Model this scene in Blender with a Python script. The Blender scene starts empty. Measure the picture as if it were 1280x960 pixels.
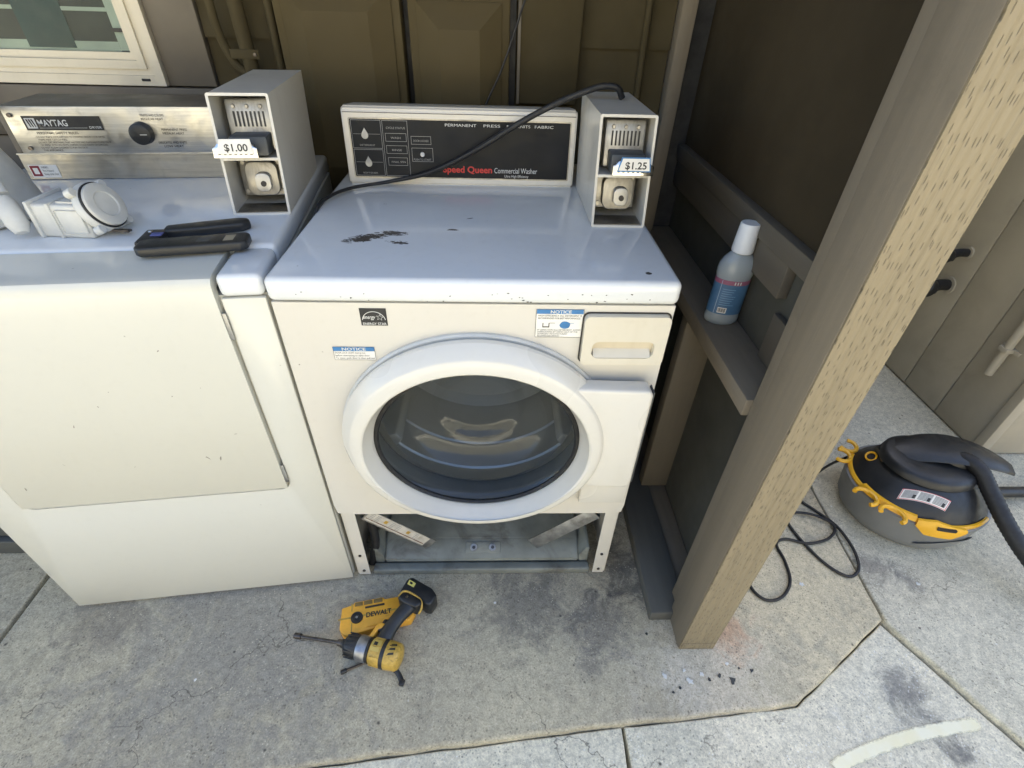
import bpy, bmesh, math, random
from math import sin, cos, pi, radians
from mathutils import Vector, Matrix, noise as mnoise
random.seed(7)
S = bpy.context.scene
COL = S.collection

# ------------------------------------------------------------ camera, world, sun, exposure
def set_camera():
    yaw, pit, rol = radians(2.595), radians(38.46), radians(1.88)
    fwd = Vector((sin(yaw)*cos(pit), cos(yaw)*cos(pit), -sin(pit)))
    right = Vector((cos(yaw), -sin(yaw), 0))
    up = right.cross(fwd)
    r = cos(rol)*right + sin(rol)*up
    u = -sin(rol)*right + cos(rol)*up
    m = Matrix((r, u, -fwd)).transposed().to_4x4()
    m.translation = Vector((.0305, -.7426, 1.2802))
    cd = bpy.data.cameras.new('camera'); cam = bpy.data.objects.new('camera', cd)
    cd.sensor_width = 36; cd.lens = 627.03/1280*36; cd.clip_start = .02; cd.clip_end = 500
    cam.matrix_world = m; COL.objects.link(cam); S.camera = cam
set_camera()

SUN_EL, SUN_AZ = radians(52), radians(40)      # azimuth measured from +y towards +x
world = bpy.data.worlds.new('World'); S.world = world; world.use_nodes = True
wn = world.node_tree.nodes; wl = world.node_tree.links
sky = wn.new('ShaderNodeTexSky'); sky.sky_type = 'NISHITA'; sky.sun_disc = False
sky.sun_elevation = SUN_EL; sky.sun_rotation = SUN_AZ; sky.air_density = 1.0; sky.dust_density = 2.0
wl.new(sky.outputs[0], wn['Background'].inputs[0]); wn['Background'].inputs[1].default_value = .14
sd = bpy.data.lights.new('sun', 'SUN'); sd.energy = 5.0; sd.angle = radians(.53); sd.color = (1, .96, .86)
so = bpy.data.objects.new('sun', sd); COL.objects.link(so)
so.rotation_euler = Vector((sin(SUN_AZ)*cos(SUN_EL), cos(SUN_AZ)*cos(SUN_EL), sin(SUN_EL))).to_track_quat('Z', 'Y').to_euler()
S.view_settings.view_transform = 'Standard'; S.view_settings.look = 'None'; S.view_settings.gamma = 1
S.view_settings.use_curve_mapping = False
S.view_settings.exposure = 1.98
S.render.engine = 'CYCLES'; S.cycles.max_bounces = 8; S.cycles.diffuse_bounces = 5
S.cycles.glossy_bounces = 4; S.cycles.transparent_max_bounces = 12; S.cycles.caustics_reflective = False
S.cycles.caustics_refractive = False; S.cycles.sample_clamp_indirect = 6; S.cycles.use_denoising = True

# ------------------------------------------------------------ materials
class NT:
    def __init__(s, name):
        s.m = bpy.data.materials.new(name); s.m.use_nodes = True
        s.n = s.m.node_tree.nodes; s.l = s.m.node_tree.links
        s.b = s.n['Principled BSDF']; s.out = s.n['Material Output']
        s.tc = s.n.new('ShaderNodeTexCoord')
    def new(s, t, **k):
        n = s.n.new(t)
        for a, v in k.items(): setattr(n, a, v)
        return n
    def val(s, sock, v):
        if hasattr(v, 'is_output'): s.l.new(v, sock)
        elif isinstance(v, tuple) and len(v) == 3 and sock.type == 'RGBA': sock.default_value = (*v, 1)
        else: sock.default_value = v
    def coord(s, scale=(1, 1, 1), loc=(0, 0, 0), rot=(0, 0, 0)):
        mp = s.new('ShaderNodeMapping'); s.l.new(s.tc.outputs['Object'], mp.inputs[0])
        mp.inputs['Scale'].default_value = scale; mp.inputs['Location'].default_value = loc; mp.inputs['Rotation'].default_value = rot
        return mp.outputs[0]
    def noise(s, scale, detail=4, rough=.55, vec=None, dist=0):
        n = s.new('ShaderNodeTexNoise'); n.inputs['Scale'].default_value = scale; n.inputs['Detail'].default_value = detail
        n.inputs['Roughness'].default_value = rough; n.inputs['Distortion'].default_value = dist
        s.l.new(vec or s.tc.outputs['Object'], n.inputs['Vector']); return n.outputs['Fac']
    def voro(s, scale, vec=None, rnd=1, feature='F1'):
        n = s.new('ShaderNodeTexVoronoi', feature=feature); n.inputs['Scale'].default_value = scale
        n.inputs['Randomness'].default_value = rnd
        s.l.new(vec or s.tc.outputs['Object'], n.inputs['Vector']); return n
    def ramp(s, v, a, b, lo=0., hi=1.):
        n = s.new('ShaderNodeMapRange'); n.interpolation_type = 'SMOOTHSTEP'
        s.l.new(v, n.inputs[0])
        for i, x in enumerate((a, b, lo, hi)): n.inputs[i+1].default_value = x
        return n.outputs[0]
    def mix(s, f, a, b, mode='MIX'):
        n = s.new('ShaderNodeMix', data_type='RGBA', blend_type=mode)
        s.val(n.inputs[0], f); s.val(n.inputs[6], a); s.val(n.inputs[7], b); return n.outputs[2]
    def math(s, op, a, b=0.):
        n = s.new('ShaderNodeMath', operation=op); s.val(n.inputs[0], a); s.val(n.inputs[1], b); return n.outputs[0]
    def bump(s, h, strength, dist, prev=None):
        n = s.new('ShaderNodeBump'); n.inputs['Strength'].default_value = strength; n.inputs['Distance'].default_value = dist
        s.l.new(h, n.inputs['Height'])
        if prev: s.l.new(prev, n.inputs['Normal'])
        return n.outputs[0]
    def set(s, **k):
        for a, v in k.items(): s.val(s.b.inputs[a.replace('_', ' ')], v)
        return s.m

def M(name, col, rough=.5, metal=0., var=.12, vs=9., bump=.0, bs=120., coat=0., dirt=None, ds=4., damt=.5, spec=.5):
    t = NT(name)
    n = t.noise(vs, 5)
    dark = tuple(c*(1-var) for c in col); light = tuple(min(1, c*(1+var*.6)) for c in col)
    c = t.mix(t.ramp(n, .3, .7), dark, light)
    if dirt:
        d = t.ramp(t.noise(ds, 7, .65, dist=.6), .5, .75, 0, damt)
        c = t.mix(d, c, dirt)
    t.set(Base_Color=c, Metallic=metal, Coat_Weight=coat, Coat_Roughness=.12)
    t.b.inputs['Specular IOR Level'].default_value = spec
    t.val(t.b.inputs['Roughness'], t.ramp(t.noise(vs*2.3, 4), .25, .75, max(.03, rough*.8), min(1, rough*1.25)))
    if bump: t.val(t.b.inputs['Normal'], t.bump(t.noise(bs, 3), bump, .002))
    return t.m

def enamel(name, col, stain, damt, rough=.22, specks=True):
    t = NT(name)
    big = t.ramp(t.noise(2.2, 3, .5, dist=.3), .35, .85, 0, damt)
    c = t.mix(big, col, stain)
    sm = t.ramp(t.noise(60, 3, .6), .5, .8, 0, .10)
    c = t.mix(sm, c, tuple(x*.8 for x in stain))
    streak = t.ramp(t.noise(5, 2, .5, vec=t.coord((6, 6, .5))), .5, .9, 0, damt*.5)
    c = t.mix(streak, c, tuple(x*.85 for x in stain))
    if specks:
        v = t.voro(34); f = t.math('MULTIPLY', t.ramp(v.outputs['Distance'], .0, .075, 1, 0), t.ramp(t.noise(5, 3), .56, .62))
        c = t.mix(f, c, (.09, .07, .05))
    t.set(Base_Color=c, Coat_Weight=.35, Coat_Roughness=.08)
    t.val(t.b.inputs['Roughness'], t.ramp(t.noise(5, 1), .2, .8, rough*.85, rough*1.2))
    t.val(t.b.inputs['Normal'], t.bump(t.noise(6, 2), .03, .01))
    return t.m

def concrete(name, base, warm, blobs=(), dark=.55):
    t = NT(name)
    c = t.mix(t.ramp(t.noise(2.3, 6, .6, dist=.5), .3, .72), base, warm)
    c = t.mix(t.ramp(t.noise(9, 7, .7, dist=.8), .5, .8, 0, dark), c, tuple(x*.5 for x in base))
    c = t.mix(t.ramp(t.noise(14, 7, .72, vec=t.coord(loc=(3, 7, 1))), .56, .8, 0, .45), c, tuple(min(.9, x*1.55) for x in base))
    for (x, y, r, col, amt) in blobs:
        mp = t.new('ShaderNodeVectorMath', operation='DISTANCE'); t.l.new(t.tc.outputs['Object'], mp.inputs[0]); mp.inputs[1].default_value = (x, y, 0)
        w = t.math('ADD', mp.outputs['Value'], t.math('MULTIPLY', t.math('SUBTRACT', t.noise(13, 8, .75, dist=.8), .5), r*3.6))
        c = t.mix(t.ramp(w, r*.25, r*1.15, amt, 0), c, col)
    g = t.noise(230, 4, .75); c = t.mix(.8, c, t.mix(t.ramp(g, .3, .7), (.68, .68, .68), (1.16, 1.16, 1.15)), 'MULTIPLY')
    g2 = t.noise(55, 5, .7); c = t.mix(.7, c, t.mix(t.ramp(g2, .3, .7), (.72, .72, .72), (1.16, 1.15, 1.13)), 'MULTIPLY')
    for sc_, th, amt, dk in ((115, .16, .62, .3), (190, .2, .5, .38), (70, .12, .6, .25)):
        v = t.voro(sc_); sel = t.ramp(t.noise(sc_*.13, 4, .7), .40, .60)
        pe = t.math('MULTIPLY', t.ramp(v.outputs['Distance'], th, th*1.7, 1, 0), sel)
        c = t.mix(t.math('MULTIPLY', pe, amt), c, tuple(x*dk for x in base))
    v = t.voro(130, vec=t.coord(loc=(4, 2, 7))); pe = t.math('MULTIPLY', t.ramp(v.outputs['Distance'], .14, .26, 1, 0), t.ramp(t.noise(17, 4, .7, vec=t.coord(loc=(2, 5, 1))), .42, .62))
    c = t.mix(t.math('MULTIPLY', pe, .6), c, tuple(min(.9, x*1.6) for x in base))
    v2 = t.voro(21); sp = t.math('MULTIPLY', t.ramp(v2.outputs['Distance'], .03, .1, 1, 0), t.math('GREATER_THAN', t.noise(6, 3), .54))
    c = t.mix(t.math('MULTIPLY', sp, .8), c, (.045, .04, .038))
    v3 = t.voro(17, vec=t.coord(loc=(5, 1, 2))); wp = t.math('MULTIPLY', t.ramp(v3.outputs['Distance'], .03, .08, 1, 0), t.math('GREATER_THAN', t.noise(5, 3, vec=t.coord(loc=(9, 1, 2))), .58))
    c = t.mix(t.math('MULTIPLY', wp, .8), c, (.75, .74, .7))
    ed = t.voro(2.6, vec=None, feature='DISTANCE_TO_EDGE'); wp2 = t.new('ShaderNodeVectorMath', operation='ADD'); t.l.new(t.tc.outputs['Object'], wp2.inputs[0])
    nz = t.new('ShaderNodeTexNoise'); nz.inputs['Scale'].default_value = 9; nz.inputs['Detail'].default_value = 6; t.l.new(t.tc.outputs['Object'], nz.inputs['Vector'])
    sc3 = t.new('ShaderNodeVectorMath', operation='SCALE'); t.l.new(nz.outputs['Color'], sc3.inputs[0]); sc3.inputs['Scale'].default_value = .22; t.l.new(sc3.outputs[0], wp2.inputs[1]); t.l.new(wp2.outputs[0], ed.inputs['Vector'])
    ck = t.math('MULTIPLY', t.ramp(ed.outputs['Distance'], .0, .006, 1, 0), t.ramp(t.noise(2.1, 2, vec=t.coord(loc=(1.3, .2, 0))), .52, .6))
    c = t.mix(t.math('MULTIPLY', ck, .7), c, (.07, .06, .05))
    nb = t.bump(t.noise(260, 4, .7), .5, .0016, t.bump(t.noise(30, 4), .25, .004))
    t.set(Base_Color=c, Roughness=.86, Normal=nb); t.b.inputs['Specular IOR Level'].default_value = .3
    return t.m

def paint_wood(name, col, incised=False, dirt=.4, axis='z'):
    t = NT(name)
    st = {'z': (40, 40, 2.2), 'y': (40, 2.2, 40), 'x': (2.2, 40, 40)}[axis]
    grain = t.noise(1.0, 6, .6, vec=t.coord(st))
    c = t.mix(t.ramp(grain, .3, .7), tuple(x*.92 for x in col), tuple(x*1.05 for x in col))
    c = t.mix(t.ramp(t.noise(7, 7, .7, dist=.5), .52, .8, 0, dirt), c, tuple(x*.5 for x in col))
    c = t.mix(t.ramp(t.noise(60, 4, .7), .68, .78, 0, .25), c, tuple(min(1, x*1.6) for x in col))
    n = t.bump(grain, .35, .002, t.bump(t.noise(140, 4), .18, .0012))
    if incised:
        wv = t.new('ShaderNodeTexWave', wave_type='BANDS', bands_direction='X'); wv.inputs['Scale'].default_value = 26; wv.inputs['Distortion'].default_value = 3.5
        wv.inputs['Detail'].default_value = 3; t.l.new(t.coord((1, 1, .22)), wv.inputs['Vector'])
        sx = t.new('ShaderNodeSeparateXYZ'); t.l.new(t.tc.outputs['Object'], sx.inputs[0]); cxy = t.new('ShaderNodeCombineXYZ')
        wob = t.math('MULTIPLY', t.math('SUBTRACT', t.noise(9, 2), .5), .006)
        t.l.new(t.math('ADD', sx.outputs[0], wob), cxy.inputs[0]); t.l.new(sx.outputs[2], cxy.inputs[1])
        sc2 = t.new('ShaderNodeVectorMath', operation='MULTIPLY'); t.l.new(cxy.outputs[0], sc2.inputs[0]); sc2.inputs[1].default_value = (190, 27, 1)
        v = t.voro(1, vec=sc2.outputs[0], rnd=.85); v.voronoi_dimensions = '2D'
        slit = t.ramp(v.outputs['Distance'], .07, .16, 1, 0)
        keep = t.ramp(t.noise(40, 3, .6), .28, .46)
        slit = t.math('MULTIPLY', slit, keep)
        fib = t.ramp(t.noise(1, 5, .65, vec=t.coord((240, 240, 9))), .5, .72, 0, .42); c = t.mix(fib, c, tuple(x*.5 for x in col))
        c = t.mix(t.math('MULTIPLY', slit, .5), c, tuple(x*.3 for x in col))
        n = t.bump(t.math('SUBTRACT', t.math('MULTIPLY', wv.outputs['Fac'], .5), t.math('MULTIPLY', slit, 1.6)), .75, .0026, n)
    t.set(Base_Color=c, Roughness=.62, Normal=n); t.b.inputs['Specular IOR Level'].default_value = .35
    return t.m

def steel(name, col, rough=.3, axis='x', dirt=.5):
    t = NT(name)
    sc = {'x': (3, 90, 90), 'z': (90, 90, 3), 'y': (90, 3, 90)}[axis]
    br = t.noise(3, 5, .6, vec=t.coord(sc))
    c = t.mix(t.ramp(br, .3, .7), tuple(x*.82 for x in col), col)
    c = t.mix(t.ramp(t.noise(16, 7, .72, dist=.5), .5, .76, 0, dirt), c, tuple(x*.33 for x in col))
    t.set(Base_Color=c, Metallic=1., Normal=t.bump(br, .12, .001))
    t.val(t.b.inputs['Roughness'], t.ramp(t.noise(30, 5), .3, .8, rough*.8, rough*1.6))
    return t.m

def glass(name, tint, rough=.02, ior=1.5):
    t = NT(name)
    tr = t.new('ShaderNodeBsdfTransparent'); tr.inputs[0].default_value = (*tint, 1)
    gl = t.new('ShaderNodeBsdfGlossy'); gl.inputs['Roughness'].default_value = rough; gl.inputs[0].default_value = (.95, .97, 1, 1)
    fr = t.new('ShaderNodeFresnel'); fr.inputs[0].default_value = ior
    mx = t.new('ShaderNodeMixShader'); t.l.new(t.math('ADD', fr.outputs[0], .0), mx.inputs[0]); t.l.new(tr.outputs[0], mx.inputs[1]); t.l.new(gl.outputs[0], mx.inputs[2])
    t.l.new(mx.outputs[0], t.out.inputs[0]); return t.m

TAN = (.19, .16, .118)
BLACKPRINT = (.02, .02, .02)
m_white = enamel('white_enamel', (.625, .595, .53), (.60, .53, .40), .14)
m_white2 = enamel('dryer_enamel', (.60, .588, .52), (.62, .59, .49), .10)
m_deck = enamel('skylit_deck_enamel', (.68, .70, .71), (.55, .53, .48), .16, rough=.16)  # sky light on the dryer top put into a cooler white
m_top = enamel('skylit_lid_enamel', (.68, .70, .71), (.55, .53, .48), .16, rough=.16)  # same white as the front, tinted cooler for sky light from above
def lid_wear(m):
    nt = m.node_tree; b = nt.nodes['Principled BSDF']; t = NT.__new__(NT); t.m, t.n, t.l, t.b = m, nt.nodes, nt.links, b
    t.tc = next(n for n in nt.nodes if n.type == 'TEX_COORD')
    old = b.inputs['Base Color'].links[0].from_socket; mask = None
    for x, y, rx, ry, rot, th in ((-.205, .165, .055, .020, .5, .50), (-.165, .186, .040, .016, .1, .52), (-.145, .143, .030, .010, -.25, .53), (-.05, .208, .016, .005, .1, .5), (.29, .03, .006, .006, 0, .42), (-.02, .27, .01, .003, .4, .5)):
        mp = t.coord((1/rx, 1/ry, .0), (0, 0, 0)); d = t.new('ShaderNodeVectorMath', operation='LENGTH')
        v1 = t.new('ShaderNodeVectorMath', operation='SUBTRACT'); t.l.new(t.tc.outputs['Object'], v1.inputs[0]); v1.inputs[1].default_value = (x, y, 0)
        m2 = t.new('ShaderNodeMapping'); t.l.new(v1.outputs[0], m2.inputs[0]); m2.vector_type = 'TEXTURE'; m2.inputs['Rotation'].default_value = (0, 0, rot); m2.inputs['Scale'].default_value = (rx, ry, 1e6)
        t.l.new(m2.outputs[0], d.inputs[0])
        k = t.math('ADD', t.math('MULTIPLY', t.math('SUBTRACT', 1., d.outputs['Value']), .30), t.noise(60, 8, .72, dist=1.2, vec=t.coord((1, 2.2, 0.01))))
        q = t.math('MULTIPLY', t.ramp(k, th+.075, th+.10), t.ramp(d.outputs['Value'], .9, 1.0, 1, 0))
        mask = q if mask is None else t.math('MAXIMUM', mask, q)
    t.val(b.inputs['Base Color'], t.mix(mask, old, t.mix(t.noise(300, 3), (.03, .028, .026), (.11, .10, .09))))
    t.val(b.inputs['Coat Weight'], t.math('MULTIPLY', t.math('SUBTRACT', 1., mask), .35))
    return m
lid_wear(m_top)
m_ring = enamel('door_plastic', (.64, .62, .565), (.62, .57, .47), .12, rough=.28, specks=False)
m_drawer = enamel('drawer_plastic', (.64, .60, .50), (.50, .42, .28), .35, rough=.35)
m_console = enamel('console_enamel', (.72, .68, .60), (.45, .38, .28), .4, rough=.3)
m_coin = enamel('coinbox_paint', (.62, .60, .545), (.36, .31, .24), .4, rough=.38)
m_panelblack = M('panel_black', (.008, .010, .014), .4, var=.3, dirt=(.02, .02, .02), damt=.35, spec=.2)
m_steel = steel('stainless', (.60, .585, .54), .36, 'x')
m_plate_steel = steel('worn_plate_steel', (.46, .45, .425), .42, 'z', .7)
m_steel_dark = steel('vault_steel', (.42, .40, .36), .38, 'z', .8)
m_chrome = steel('chrome', (.72, .71, .68), .15, 'z', .45)
m_lock = M('lock_casting', (.52, .51, .48), .35, .6, .15, 30, dirt=(.2, .18, .15), ds=30, damt=.6)
m_drum = M('drum_steel', (.66, .66, .64), .45, .55, .05, 3)
m_galv = M('galvanised', (.42, .42, .41), .45, .85, .3, 30, dirt=(.12, .10, .08), ds=14, damt=.7)
m_base = M('base_tray_grey', (.20, .212, .188), .55, 0, .22, 12, .1, dirt=(.07, .06, .05), ds=9, damt=.8)
m_dark = M('dark_interior', (.03, .03, .03), .7, 0, .3, 12, dirt=(.09, .08, .07), damt=.5)
m_black = M('black_plastic', (.016, .017, .018), .42, 0, .25, 20, .15, 300)
m_rubber = M('black_rubber', (.014, .014, .015), .55, 0, .2, 30)
m_tank = M('tank_grey', (.20, .205, .205), .45, 0, .1, 8, .06, 400, dirt=(.22, .21, .2), damt=.3)
m_greyplast = M('dark_grey_plastic', (.055, .06, .062), .45, 0, .12, 12, .08, 500, dirt=(.14, .14, .13), damt=.25)
m_yellow = M('yellow_plastic', (.84, .41, .04), .38, 0, .14, 25, .08, 400, dirt=(.22, .13, .03), ds=30, damt=.45)
m_vyellow = M('vacuum_yellow', (.80, .42, .02), .32, 0, .08, 12)
m_gold = M('worn_yellow', (.52, .33, .06), .35, 0, .3, 60, .1, 300, dirt=(.08, .055, .02), ds=60, damt=.7)
m_silver = M('grey_metal', (.33, .34, .36), .4, .9, .2, 40)
m_bit = M('oxide_steel', (.10, .09, .085), .35, .9, .3, 60)
m_paper = M('white_label', (.78, .76, .71), .5, 0, .06, 20)
m_blue = M('label_blue', (.045, .18, .40), .45, 0, .1, 30)
m_print = M('black_print', BLACKPRINT, .5, 0, .1, 20)
m_grey_print = M('grey_print', (.30, .30, .29), .5, 0, .1, 20)
m_dkprint = M('brown_print', (.035, .03, .025), .5, 0, .1, 20)
m_white_print = M('white_print', (.62, .62, .60), .5, 0, .1, 20)
m_red = M('red_print', (.55, .03, .025), .45, 0, .1, 30)
m_gauze = M('pump_plastic', (.56, .56, .53), .45, 0, .1, 20, .05, 300, dirt=(.36, .33, .27), damt=.45)
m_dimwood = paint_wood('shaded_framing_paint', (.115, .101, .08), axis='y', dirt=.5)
m_post = paint_wood('post_paint_incised_lit', (.245, .20, .126), True)  # same paint as the shaft, coloured lighter for light on the front
m_wood = paint_wood('brown_paint_vertical', TAN)
m_wood_y = paint_wood('brown_paint_deep', TAN, axis='y', dirt=.6)
m_wood_x = paint_wood('brown_paint_cross', TAN, axis='x')
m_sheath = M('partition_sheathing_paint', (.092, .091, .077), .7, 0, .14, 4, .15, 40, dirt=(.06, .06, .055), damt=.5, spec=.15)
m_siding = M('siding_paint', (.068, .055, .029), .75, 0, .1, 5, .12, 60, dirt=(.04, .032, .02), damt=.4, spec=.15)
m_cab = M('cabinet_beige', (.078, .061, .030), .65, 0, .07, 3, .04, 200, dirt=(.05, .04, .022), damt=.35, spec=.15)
m_trim = M('trim_taupe', (.135, .116, .09), .55, 0, .1, 6, .15, 50, dirt=(.12, .1, .08), damt=.4)
m_vinyl = enamel('window_vinyl', (.66, .61, .50), (.42, .35, .24), .4, rough=.4, specks=False)
m_greenwall = M('grey_green_paint', (.085, .09, .085), .5, 0, .15, 6)
m_stucco = M('cream_stucco', (.39, .365, .295), .85, 0, .06, 2)
m_planks = M('outbuilding_paint', (.42, .38, .30), .6, 0, .08, 5, .12, 70, dirt=(.27, .24, .19), damt=.35, spec=.3)
m_plate = paint_wood('weathered_plate_paint', (.10, .10, .09), axis='y', dirt=.5)
m_trimlight = M('outbuilding_trim_paint', (.46, .415, .33), .6, 0, .08, 5, .12, 70, dirt=(.3, .27, .21), damt=.35, spec=.3)
PADBLOBS = [(.90, .0, .36, (.70, .60, .40), .75), (.55, -.24, .2, (.56, .51, .42), .5), (-.6, -.1, .45, (.25, .24, .22), .6), (.14, -.06, .16, (.13, .125, .12), .6), (.31, -.12, .10, (.15, .14, .13), .6), (.41, .02, .12, (.08, .075, .07), .75),  # broad pale and grey blobs partly stand for overhang light and shade
            (.605, -.13, .09, (.50, .31, .19), .75), (-.95, -.08, .12, (.24, .21, .16), .5), (.27, -.22, .05, (.16, .15, .14), .5), (.48, -.27, .06, (.62, .58, .5), .3)]
m_pad = concrete('concrete_pad', (.40, .36, .27), (.53, .475, .34), PADBLOBS)
m_pad_edge = m_pad
m_slab = concrete('concrete_pale', (.75, .70, .55), (.82, .76, .59), [(1.02, -.27, .06, (.18, .175, .17), .7), (1.06, -.40, .05, (.13, .13, .13), .8), (1.0, -.33, .06, (.19, .19, .18), .6)])
m_slab_r = concrete('concrete_right', (.61, .56, .43), (.70, .645, .50), [(1.12, .03, .07, (.17, .16, .15), .6), (1.2, .0, .05, (.2, .19, .18), .6)])

# ------------------------------------------------------------ mesh helpers
def T(x=0, y=0, z=0): return Matrix.Translation((x, y, z))
def RX(a): return Matrix.Rotation(radians(a), 4, 'X')
def RY(a): return Matrix.Rotation(radians(a), 4, 'Y')
def RZ(a): return Matrix.Rotation(radians(a), 4, 'Z')
XZ = RX(90)            # local xy drawing stood up in the xz plane, its normal towards -y

def ob(name, bm, mat, parent=None, smooth=38, loc=None, mx=None, label=None):
    if mx is not None: bm.transform(mx)
    bmesh.ops.recalc_face_normals(bm, faces=bm.faces)
    me = bpy.data.meshes.new(name); bm.to_mesh(me); bm.free()
    me.materials.append(mat)
    if smooth:
        for p in me.polygons: p.use_smooth = True
        me.set_sharp_from_angle(angle=radians(smooth))
    o = bpy.data.objects.new(name, me); COL.objects.link(o)
    if parent: o.parent = parent
    if loc: o.location = loc
    if label: o['label'] = label
    return o
def thing(name, label, cat, loc=(0, 0, 0), rz=0, group=None):
    o = bpy.data.objects.new(name, None); COL.objects.link(o); o.empty_display_size = .05
    o.location = loc; o.rotation_euler = (0, 0, radians(rz))
    return tag(o, label, cat, group)
def tag(o, label, cat, group=None):
    o['label'] = label; o['category'] = cat
    if group: o['group'] = group
    return o
def struct(o): o['kind'] = 'structure'; return o

def join(*bms):
    a = bms[0]
    for b in bms[1:]:
        me = bpy.data.meshes.new('tmp'); b.to_mesh(me); b.free(); a.from_mesh(me); bpy.data.meshes.remove(me)
    return a
def box(x0, x1, y0, y1, z0, z1, bev=0., seg=2, edges=None):
    bm = bmesh.new()
    bmesh.ops.create_cube(bm, size=1)
    bm.transform(T((x0+x1)/2, (y0+y1)/2, (z0+z1)/2) @ Matrix.Diagonal((x1-x0, y1-y0, z1-z0, 1)))
    if bev: bmesh.ops.bevel(bm, geom=[e for e in bm.edges if edges is None or edges(e)], offset=bev, segments=seg, profile=.5, affect='EDGES')
    return bm
def lathe(prof, n=48, mx=None, sx=1, sy=1, a0=0, a1=2*pi):
    """profile of (radius, height) turned about z"""
    bm = bmesh.new(); full = abs(a1-a0-2*pi) < 1e-6
    rings = []
    for k in range(n if full else n+1):
        a = a0+(a1-a0)*k/n
        rings.append([bm.verts.new((r*cos(a)*sx, r*sin(a)*sy, h)) for r, h in prof])
    m = len(rings)
    for k in range(m if full else m-1):
        A, B = rings[k], rings[(k+1) % m]
        for i in range(len(prof)-1):
            try: bm.faces.new((A[i], A[i+1], B[i+1], B[i]))
            except ValueError: pass
    bmesh.ops.remove_doubles(bm, verts=bm.verts, dist=1e-6)
    if mx is not None: bm.transform(mx)
    return bm
def frame_to(p0, p1):
    d = (Vector(p1)-Vector(p0)); q = d.to_track_quat('Z', 'Y').to_matrix().to_4x4(); q.translation = Vector(p0); return q, d.length
def cyl(p0, p1, r0, r1=None, n=20, bev=0):
    r1 = r0 if r1 is None else r1
    q, L = frame_to(p0, p1)
    prof = [(0, 0), (r0-bev, 0), (r0, bev), (r1, L-bev), (r1-bev, L), (0, L)] if bev else [(0, 0), (r0, 0), (r1, L), (0, L)]
    return lathe(prof, n, q)
def catmull(pts, sub=8):
    P = [Vector(p) for p in pts]; P = [2*P[0]-P[1]] + P + [2*P[-1]-P[-2]]; out = []
    for i in range(1, len(P)-2):
        a, b, c, d = P[i-1:i+3]
        for k in range(sub):
            t = k/sub
            out.append(.5*((2*b)+(c-a)*t+(2*a-5*b+4*c-d)*t*t+(3*b-a-3*c+d)*t**3))
    out.append(P[-2]); return out
def tube(pts, r, n=10, sub=8, rib=0, flat=1.):
    pts = catmull(pts, sub) if sub else [Vector(p) for p in pts]
    bm = bmesh.new(); rings = []; up = Vector((0, 0, 1)); prevn = None
    for i, p in enumerate(pts):
        d = (pts[min(i+1, len(pts)-1)]-pts[max(i-1, 0)]).normalized()
        if prevn is None:
            nn = d.cross(up) if abs(d.z) < .95 else d.cross(Vector((1, 0, 0)))
        else: nn = prevn - d*prevn.dot(d)
        nn.normalize(); prevn = nn; bb = d.cross(nn)
        rr = (r(i/(len(pts)-1)) if callable(r) else r) + (rib if i % 2 else 0)
        rings.append([bm.verts.new(p+nn*rr*cos(2*pi*k/n)+bb*rr*flat*sin(2*pi*k/n)) for k in range(n)])
    for A, B in zip(rings, rings[1:]):
        for k in range(n): bm.faces.new((A[k], A[(k+1) % n], B[(k+1) % n], B[k]))
    bm.faces.new(rings[0]); bm.faces.new(rings[-1][::-1])
    return bm
def prism(out, z0, z1, bev=0., seg=2, mx=None, top_only=False):
    bm = bmesh.new()
    lo = [bm.verts.new((x, y, z0)) for x, y in out]; hi = [bm.verts.new((x, y, z1)) for x, y in out]
    n = len(out)
    bm.faces.new(lo[::-1]); ft = bm.faces.new(hi)
    for i in range(n): bm.faces.new((lo[i], lo[(i+1) % n], hi[(i+1) % n], hi[i]))
    bmesh.ops.recalc_face_normals(bm, faces=bm.faces)
    if bev:
        es = list(ft.edges) if top_only else [e for e in bm.edges]
        bmesh.ops.bevel(bm, geom=es, offset=bev, segments=seg, profile=.5, affect='EDGES', clamp_overlap=True)
    if mx is not None: bm.transform(mx)
    return bm
def rrect(x0, x1, y0, y1, r, n=6):
    pts = []
    for cx, cy, a in ((x1-r, y0+r, -90), (x1-r, y1-r, 0), (x0+r, y1-r, 90), (x0+r, y0+r, 180)):
        for k in range(n+1):
            t = radians(a+90*k/n); pts.append((cx+r*cos(t), cy+r*sin(t)))
    return pts
def ring_plate(outer, inner, z0, z1, bev=0):
    """plate between two outlines with the same number of points"""
    bm = bmesh.new(); n = len(outer)
    L = [[bm.verts.new((x, y, z)) for x, y in o] for o, z in ((outer, z1), (inner, z1), (inner, z0), (outer, z0))]
    for a in range(4):
        A, B = L[a], L[(a+1) % 4]
        for i in range(n): bm.faces.new((A[i], A[(i+1) % n], B[(i+1) % n], B[i]))
    if bev:
        bmesh.ops.bevel(bm, geom=[e for e in bm.edges if all(abs(v.co.z-z1) < 1e-6 for v in e.verts) and len([f for f in e.link_faces if abs(f.normal.z) < .5]) == 1 or False], offset=bev, segments=2, affect='EDGES')
    return bm
def grid_patch(fn, nu, nv):
    bm = bmesh.new(); V = [[bm.verts.new(fn(i/nu, j/nv)) for j in range(nv+1)] for i in range(nu+1)]
    for i in range(nu):
        for j in range(nv): bm.faces.new((V[i][j], V[i+1][j], V[i+1][j+1], V[i][j+1]))
    return bm
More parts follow.
